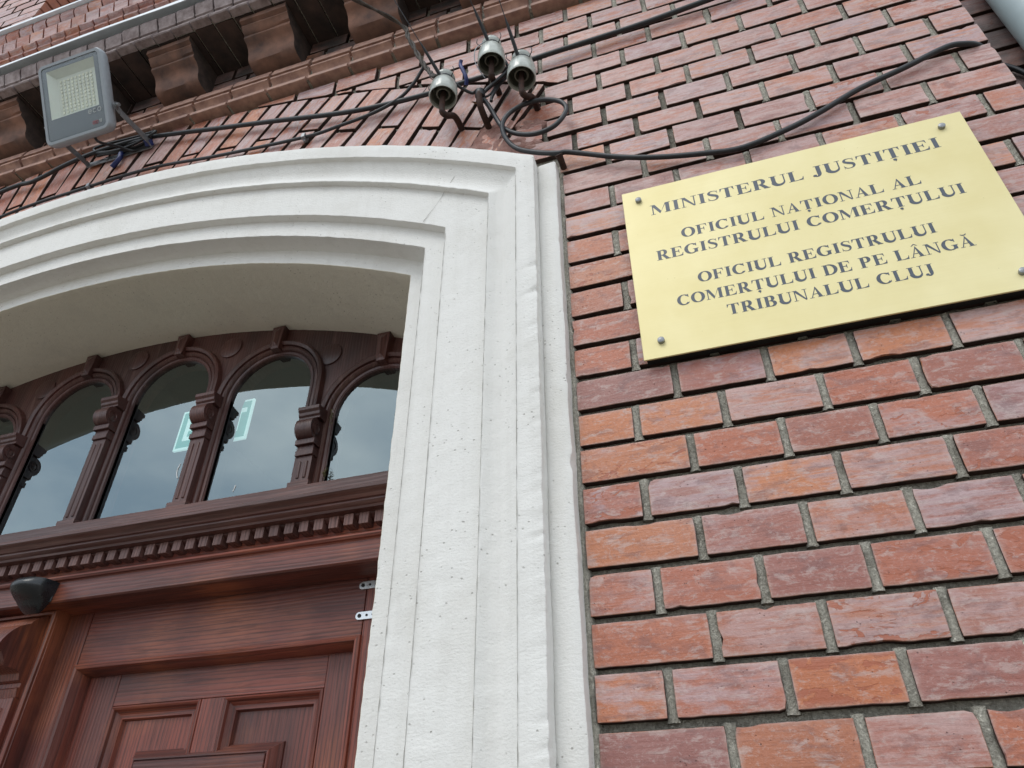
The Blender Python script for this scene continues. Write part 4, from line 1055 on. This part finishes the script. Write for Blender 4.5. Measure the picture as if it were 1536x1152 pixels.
bundle = thing('cable_bundle', 'black cable slack bundled in loops behind the floodlight bracket', 'cable bundle', (-1.55, -.02, 1.95))
for k in range(3):
    mb = MB(); pts = []
    for i in range(49):
        a = 2 * PI * i / 48
        pts.append((-1.515 + (.105 + .012 * k) * math.cos(a) + .012 * k, -.016 - .007 * k - .006 * math.sin(a * 2 + k), 1.978 + (.016 + .005 * k) * math.sin(a) - .18 * .105 * math.cos(a) * .25 + .006 * k))
    mb.tube(pts, .0042, 8); mb.build('cable_loop', 'black', bundle, smooth=60)

# ------------------------------------------------------------------ insulators
def insulator(bell, hook_path, label, lean=(0, 0, 1)):
    b = Vector(bell); ax = Vector(lean).normalized()
    t = thing('insulator', label, 'insulator', tuple(hook_path[0]), 'porcelain insulators on iron hooks')
    mb = MB(); pf = [(.0318, .012), (.0330, .004), (.0345, .0008), (.0360, .0008), (.0372, .004), (.0376, .012), (.0370, .035), (.0345, .052), (.0300, .062), (.0235, .067), (.0215, .071), (.0220, .076), (.0260, .081), (.0275, .088), (.0255, .096), (.0190, .102), (.0, .105)]
    mb.lathe(pf, b, ax, 36, cap=False); mb.build('bell', 'porc', t, smooth=60)
    mb = MB(); mb.lathe([(.0322, .008), (.0316, .030), (.0270, .046), (.0230, .048), (.0205, .040), (.0195, .020), (.0182, .015), (.0150, .015), (.0138, .022), (.0125, .046), (.0, .050)], b, ax, 36, cap=False); mb.build('inner_skirt', 'porcin', t, smooth=50)
    mb = MB(); p = smooth_path([Vector(q_) for q_ in hook_path] + [b - ax * .012, b + ax * .035], 8)
    mb.tube(p, [.0085 if i < len(p) * .6 else .0075 for i in range(len(p))], 10); mb.build('iron_hook', 'rust', t, smooth=50)
    mb = MB(); pts = []
    for k in range(64):
        a = 2 * PI * k / 18; u = ax.orthogonal().normalized(); w = ax.cross(u)
        pts.append(b + ax * (.0695 + .0022 * k / 18) + (u * math.cos(a) + w * math.sin(a)) * .0238)
    mb.tube(pts, .0016, 6); 
    for sgn in (-1, 1):
        e = b + ax * .072 + Vector((sgn * .022, -.01, 0)); mb.tube(smooth_path([e, e + Vector((sgn * .012, -.012, .006)), e + Vector((sgn * .010, -.016, .020))], 5), .0012, 5)
    mb.build('tie_wire', 'black', t, smooth=50); return t
insulator((-.289, -.080, 1.598), [(-.263, .01, 1.556), (-.264, -.030, 1.556), (-.268, -.052, 1.550), (-.278, -.066, 1.535), (-.287, -.077, 1.538), (-.289, -.080, 1.560)], 'leftmost porcelain insulator beside a twisted cable', (.02, 0, 1))
insulator((-.156, -.078, 1.692), [(-.160, .01, 1.674), (-.160, -.030, 1.672), (-.159, -.052, 1.660), (-.157, -.068, 1.645), (-.156, -.077, 1.655)], 'highest porcelain insulator, middle of the three', (.0, -.05, 1))
insulator((-.075, -.074, 1.588), [(-.054, .01, 1.553), (-.055, -.028, 1.553), (-.059, -.046, 1.545), (-.066, -.060, 1.528), (-.073, -.071, 1.530), (-.075, -.074, 1.552)], 'rightmost porcelain insulator over the coiled cable', (.02, 0, 1))
# stray rusty hook and peg in the wall
mb = MB(); p = smooth_path([(-.187, .01, 1.533), (-.188, -.035, 1.534), (-.190, -.060, 1.545), (-.192, -.066, 1.575), (-.192, -.064, 1.60)], 8); mb.tube(p, .0085, 10)
tag(mb.build('iron_hook', 'rust', smooth=50), 'bare rusty iron hook holding a knot of black leads', 'hook')
mb = MB(); mb.tube([(.006, .012, 1.286), (.004, -.020, 1.292), (.001, -.034, 1.300)], [.0075, .0075, .009], 10)
tag(mb.build('iron_peg', 'rust', smooth=50), 'short rusty peg in the bricks under the drooping cable', 'peg')

# ------------------------------------------------------------------ cables
def cable(name, pts, r, label, cat='cable', m='black', n=8, y=None, k=8):
    P = [(p[0], y, p[1]) if len(p) == 2 else p for p in pts]
    mb = MB(); mb.tube(smooth_path(P, k), r, n); return tag(mb.build(name, m, smooth=60), label, cat)
cable('wall_cable', [(-2.6, -.015, 1.80), (-2.02, 1.936, 0)[:1] + (-.02, 1.936), (-1.866, -.022, 1.938), (-1.727, -.03, 1.965), (-1.60, -.030, 1.985), (-1.439, -.02, 1.998), (-1.277, -.02, 1.959), (-1.113, -.02, 1.913), (-.9, -.02, 1.855), (-.674, -.018, 1.793), (-.534, -.018, 1.764), (-.369, -.020, 1.746), (-.264, -.022, 1.745), (-.168, -.022, 1.747), (-.049, -.022, 1.759), (.131, -.018, 1.773), (.251, -.018, 1.778), (.413, -.018, 1.796), (.70, -.018, 1.83), (.92, -.016, 1.86), (.96, .05, 1.865)], .0076, 'thick black cable running along the brick arch behind the insulators')
tc_ = cable('thin_cable', [(-2.5, -.010, 1.66), (-1.946, -.015, 1.786), (-1.61, -.012, 1.813), (-1.333, -.013, 1.809), (-1.076, -.012, 1.767), (-.766, -.012, 1.727), (-.652, -.014, 1.728), (-.533, -.018, 1.737), (-.454, -.024, 1.762), (-.411, -.034, 1.795), (-.385, -.045, 1.825), (-.372, -.052, 1.835)], .0052, 'thin black cable clipped just above the white arch')
for x, z in ((-.765, 1.727), (-1.585, 1.813)):
    mb = MB(); mb.box(x - .006, x + .006, -.021, .002, z - .009, z + .009); mb.lathe([(.004, 0), (.004, .006), (0, .007)], (x + .002, -.006, z - .014), (0, -1, 0), 10); mb.build('cable_clip', 'steel', tc_, bevel=.001)
# twisted drop cable rising from the first insulator
mb = MB(); core = smooth_path([(-.303, -.105, 1.668), (-.318, -.090, 1.700), (-.348, -.060, 1.785), (-.380, -.060, 1.860), (-.425, -.07, 1.985), (-.47, -.09, 2.08), (-.66, -.35, 2.02), (-1.2, -1.0, 2.06)], 16)
for ph in (0, PI):
    pts = []
    for i, p in enumerate(core):
        a = i * .42 + ph; pts.append(p + Vector((math.cos(a), math.sin(a) * .6, math.sin(a) * .4)) * .0042)
    mb.tube(pts, .0042, 6)
M['oldcable'] = mat_simple('weathered_cable_jacket', (.13, .115, .10), .8, 0, .6, 70, .5, .3, (.04, .036, .034))
tag(mb.build('twisted_cable', 'oldcable', smooth=60), 'twisted weathered grey cable hanging by the leftmost insulator', 'cable')
# overhead wires from the insulators up and away to the street
def drop_wire(a, far, label, sleeve=.05):
    a, far = Vector(a), Vector(far)
    P = [a + (far - a) * t - Vector((0, 0, .02 * math.sin(PI * t))) for t in [k / 24 for k in range(25)]]
    mb = MB(); mb.tube(P, .0013, 6); w = tag(mb.build('overhead_wire', 'black', smooth=60), label, 'wire', 'overhead wires to the insulators')
    d = (far - a).normalized(); mb = MB(); mb.tube([a, a + d * sleeve * .5, a + d * sleeve, a + d * sleeve * 1.3], [.0050, .0048, .0038, .0015], 8); mb.build('sleeve', 'black', w, smooth=60)
drop_wire((-.292, -.100, 1.672), (-1.55, -3.4, 3.9), 'thin overhead wire ending at the leftmost insulator', .075)
drop_wire((-.158, -.100, 1.768), (-1.0, -3.4, 4.4), 'thin overhead wire ending at the highest insulator', .075)
drop_wire((-.077, -.096, 1.662), (-.55, -3.4, 4.4), 'thin overhead wire ending at the rightmost insulator', .075)
# leads between the insulators and the loop cable
def lead(pts, r, label): return cable('lead_wire', pts, r, label, 'wire')
lead([(-.268, -.095, 1.662), (-.250, -.070, 1.648), (-.222, -.045, 1.642), (-.200, -.055, 1.632), (-.190, -.062, 1.605), (-.186, -.05, 1.585)], .0045, 'black lead from the leftmost insulator to the knot')
lead([(-.098, -.085, 1.655), (-.112, -.062, 1.670), (-.150, -.058, 1.640), (-.178, -.055, 1.618), (-.189, -.058, 1.595), (-.188, -.055, 1.57)], .0052, 'thick black lead from the rightmost insulator to the knot')
lead([(-.135, -.085, 1.760), (-.128, -.060, 1.735), (-.118, -.045, 1.690), (-.150, -.042, 1.640), (-.166, -.042, 1.600), (-.168, -.040, 1.585)], .0045, 'black lead from the highest insulator to the knot')
cable('tie_strip', [(-.250, -.022, 1.728), (-.246, -.036, 1.742), (-.255, -.045, 1.775), (-.262, -.045, 1.800), (-.258, -.050, 1.812)], .0055, 'blue tie strip wrapped on the thick cable', 'cable tie', 'blue')
loop = [(-.192, -.060, 1.600), (-.186, -.052, 1.588), (-.172, -.040, 1.560), (-.153, -.030, 1.508), (-.136, -.028, 1.470), (-.101, -.026, 1.435), (-.052, -.028, 1.412), (-.004, -.030, 1.422), (.026, -.032, 1.466), (.015, -.034, 1.505), (-.025, -.036, 1.530), (-.066, -.038, 1.534), (-.108, -.040, 1.518), (-.132, -.040, 1.488), (-.138, -.034, 1.456), (-.126, -.026, 1.415), (-.100, -.022, 1.378), (-.053, -.022, 1.345), (-.004, -.024, 1.320), (.017, -.022, 1.318), (.057, -.018, 1.301), (.142, -.016, 1.255), (.225, -.014, 1.224), (.320, -.014, 1.198), (.398, -.013, 1.187), (.5, -.013, 1.212), (.567, -.013, 1.239), (.654, -.013, 1.281), (.752, -.013, 1.312), (.819, -.013, 1.337), (.853, -.012, 1.346), (.878, -.010, 1.342), (.897, -.003, 1.342), (.913, .010, 1.343), (.930, .030, 1.344), (.942, .055, 1.348), (.958, .072, 1.355), (.985, .074, 1.325), (1.02, .074, 1.24), (1.05, .074, 1.10)]
cable('loop_cable', loop, .0062, 'black cable looped in a ring then drooping above the brass plaque', k=10)
cable('fine_wire', [(-.168, -.105, 1.765), (-.190, -.110, 1.735), (-.196, -.100, 1.700), (-.188, -.085, 1.672), (-.176, -.070, 1.650)], .0014, 'fine grey wire dangling beside the highest insulator', 'wire', 'steel')
cable('fine_wire', [(-.312, -.095, 1.660), (-.322, -.100, 1.640), (-.318, -.105, 1.612), (-.306, -.110, 1.598)], .0014, 'fine wire strand hanging at the left of the leftmost insulator', 'wire', 'oldcable')
cable('lead_wire', [(-.190, -.058, 1.585), (-.170, -.045, 1.610), (-.140, -.050, 1.655), (-.110, -.052, 1.662), (-.085, -.045, 1.655), (-.058, -.030, 1.640)], .0030, 'thin black lead passing behind the rightmost insulator', 'wire')
mb = MB()
for k in range(4): mb.tube([(-.192 + .010 * math.cos(a), -.060 + .010 * math.sin(a), 1.590 + .006 * k) for a in [2 * PI * i / 14 for i in range(15)]], .0036, 6)
tag(mb.build('wire_knot', 'black', smooth=60), 'taped black knot where the leads meet the bare hook', 'wire knot')
# plant wisp caught in the wires
M['straw'] = mat_simple('dry_leaf', (.30, .20, .11), .8, 0, .4, 60, .2)
mb = MB(); c0 = Vector((-.198, -.040, 1.588))
for k in range(7):
    d = Vector((random.uniform(-1, .9), random.uniform(-.8, .1), random.uniform(-.5, .5))).normalized(); u = d.orthogonal() * .0045
    mb.poly([c0, c0 + d * .012 + u, c0 + d * .028, c0 + d * .012 - u])
tag(mb.build('dry_leaf', 'straw', smooth=0), 'dry curled leaf caught at the bare iron hook', 'leaf')

# ------------------------------------------------------------------ drainpipe
pipe = thing('drainpipe', 'pale blue grey drainpipe beyond the corner of the brick wall', 'drainpipe', (1.052, .035, -1.6))
mb = MB(); P = [(1.052, .030, -1.6 + 5.0 * k / 40) for k in range(41)]; mb.tube(P, .052, 28); mb.build('pipe', 'pipe', pipe, smooth=60)
mb = MB(); mb.lathe([(.053, -.012), (.0555, -.012), (.0555, .012), (.053, .012)], (1.052, .030, 2.05), (0, 0, 1), 28, cap=False); mb.box(1.045, 1.059, .08, .10, 2.04, 2.06); mb.build('clamp', 'steel', pipe, smooth=40)

# ------------------------------------------------------------------ ground
q = NT('paving'); o = q.tc.outputs['Object']
br = q.n('ShaderNodeTexBrick', {'Vector': o, 'Color1': (.27, .235, .185, 1), 'Color2': (.225, .195, .155, 1), 'Mortar': (.10, .095, .09, 1), 'Scale': 2.5, 'Mortar Size': .012})
q.col(q.mix(q.math('MULTIPLY', q.noise(o, 6, 5), .4), br.outputs[0], (.14, .13, .12))); q.set(Roughness=.9); q.bump(q.noise(o, 90, 4), .4, .003)
mb = MB(); mb.poly([(-400, -800, -1.66), (400, -800, -1.66), (400, 400, -1.66), (-400, 400, -1.66)])
g = mb.build('ground', q.m, smooth=0); g['kind'] = 'structure'
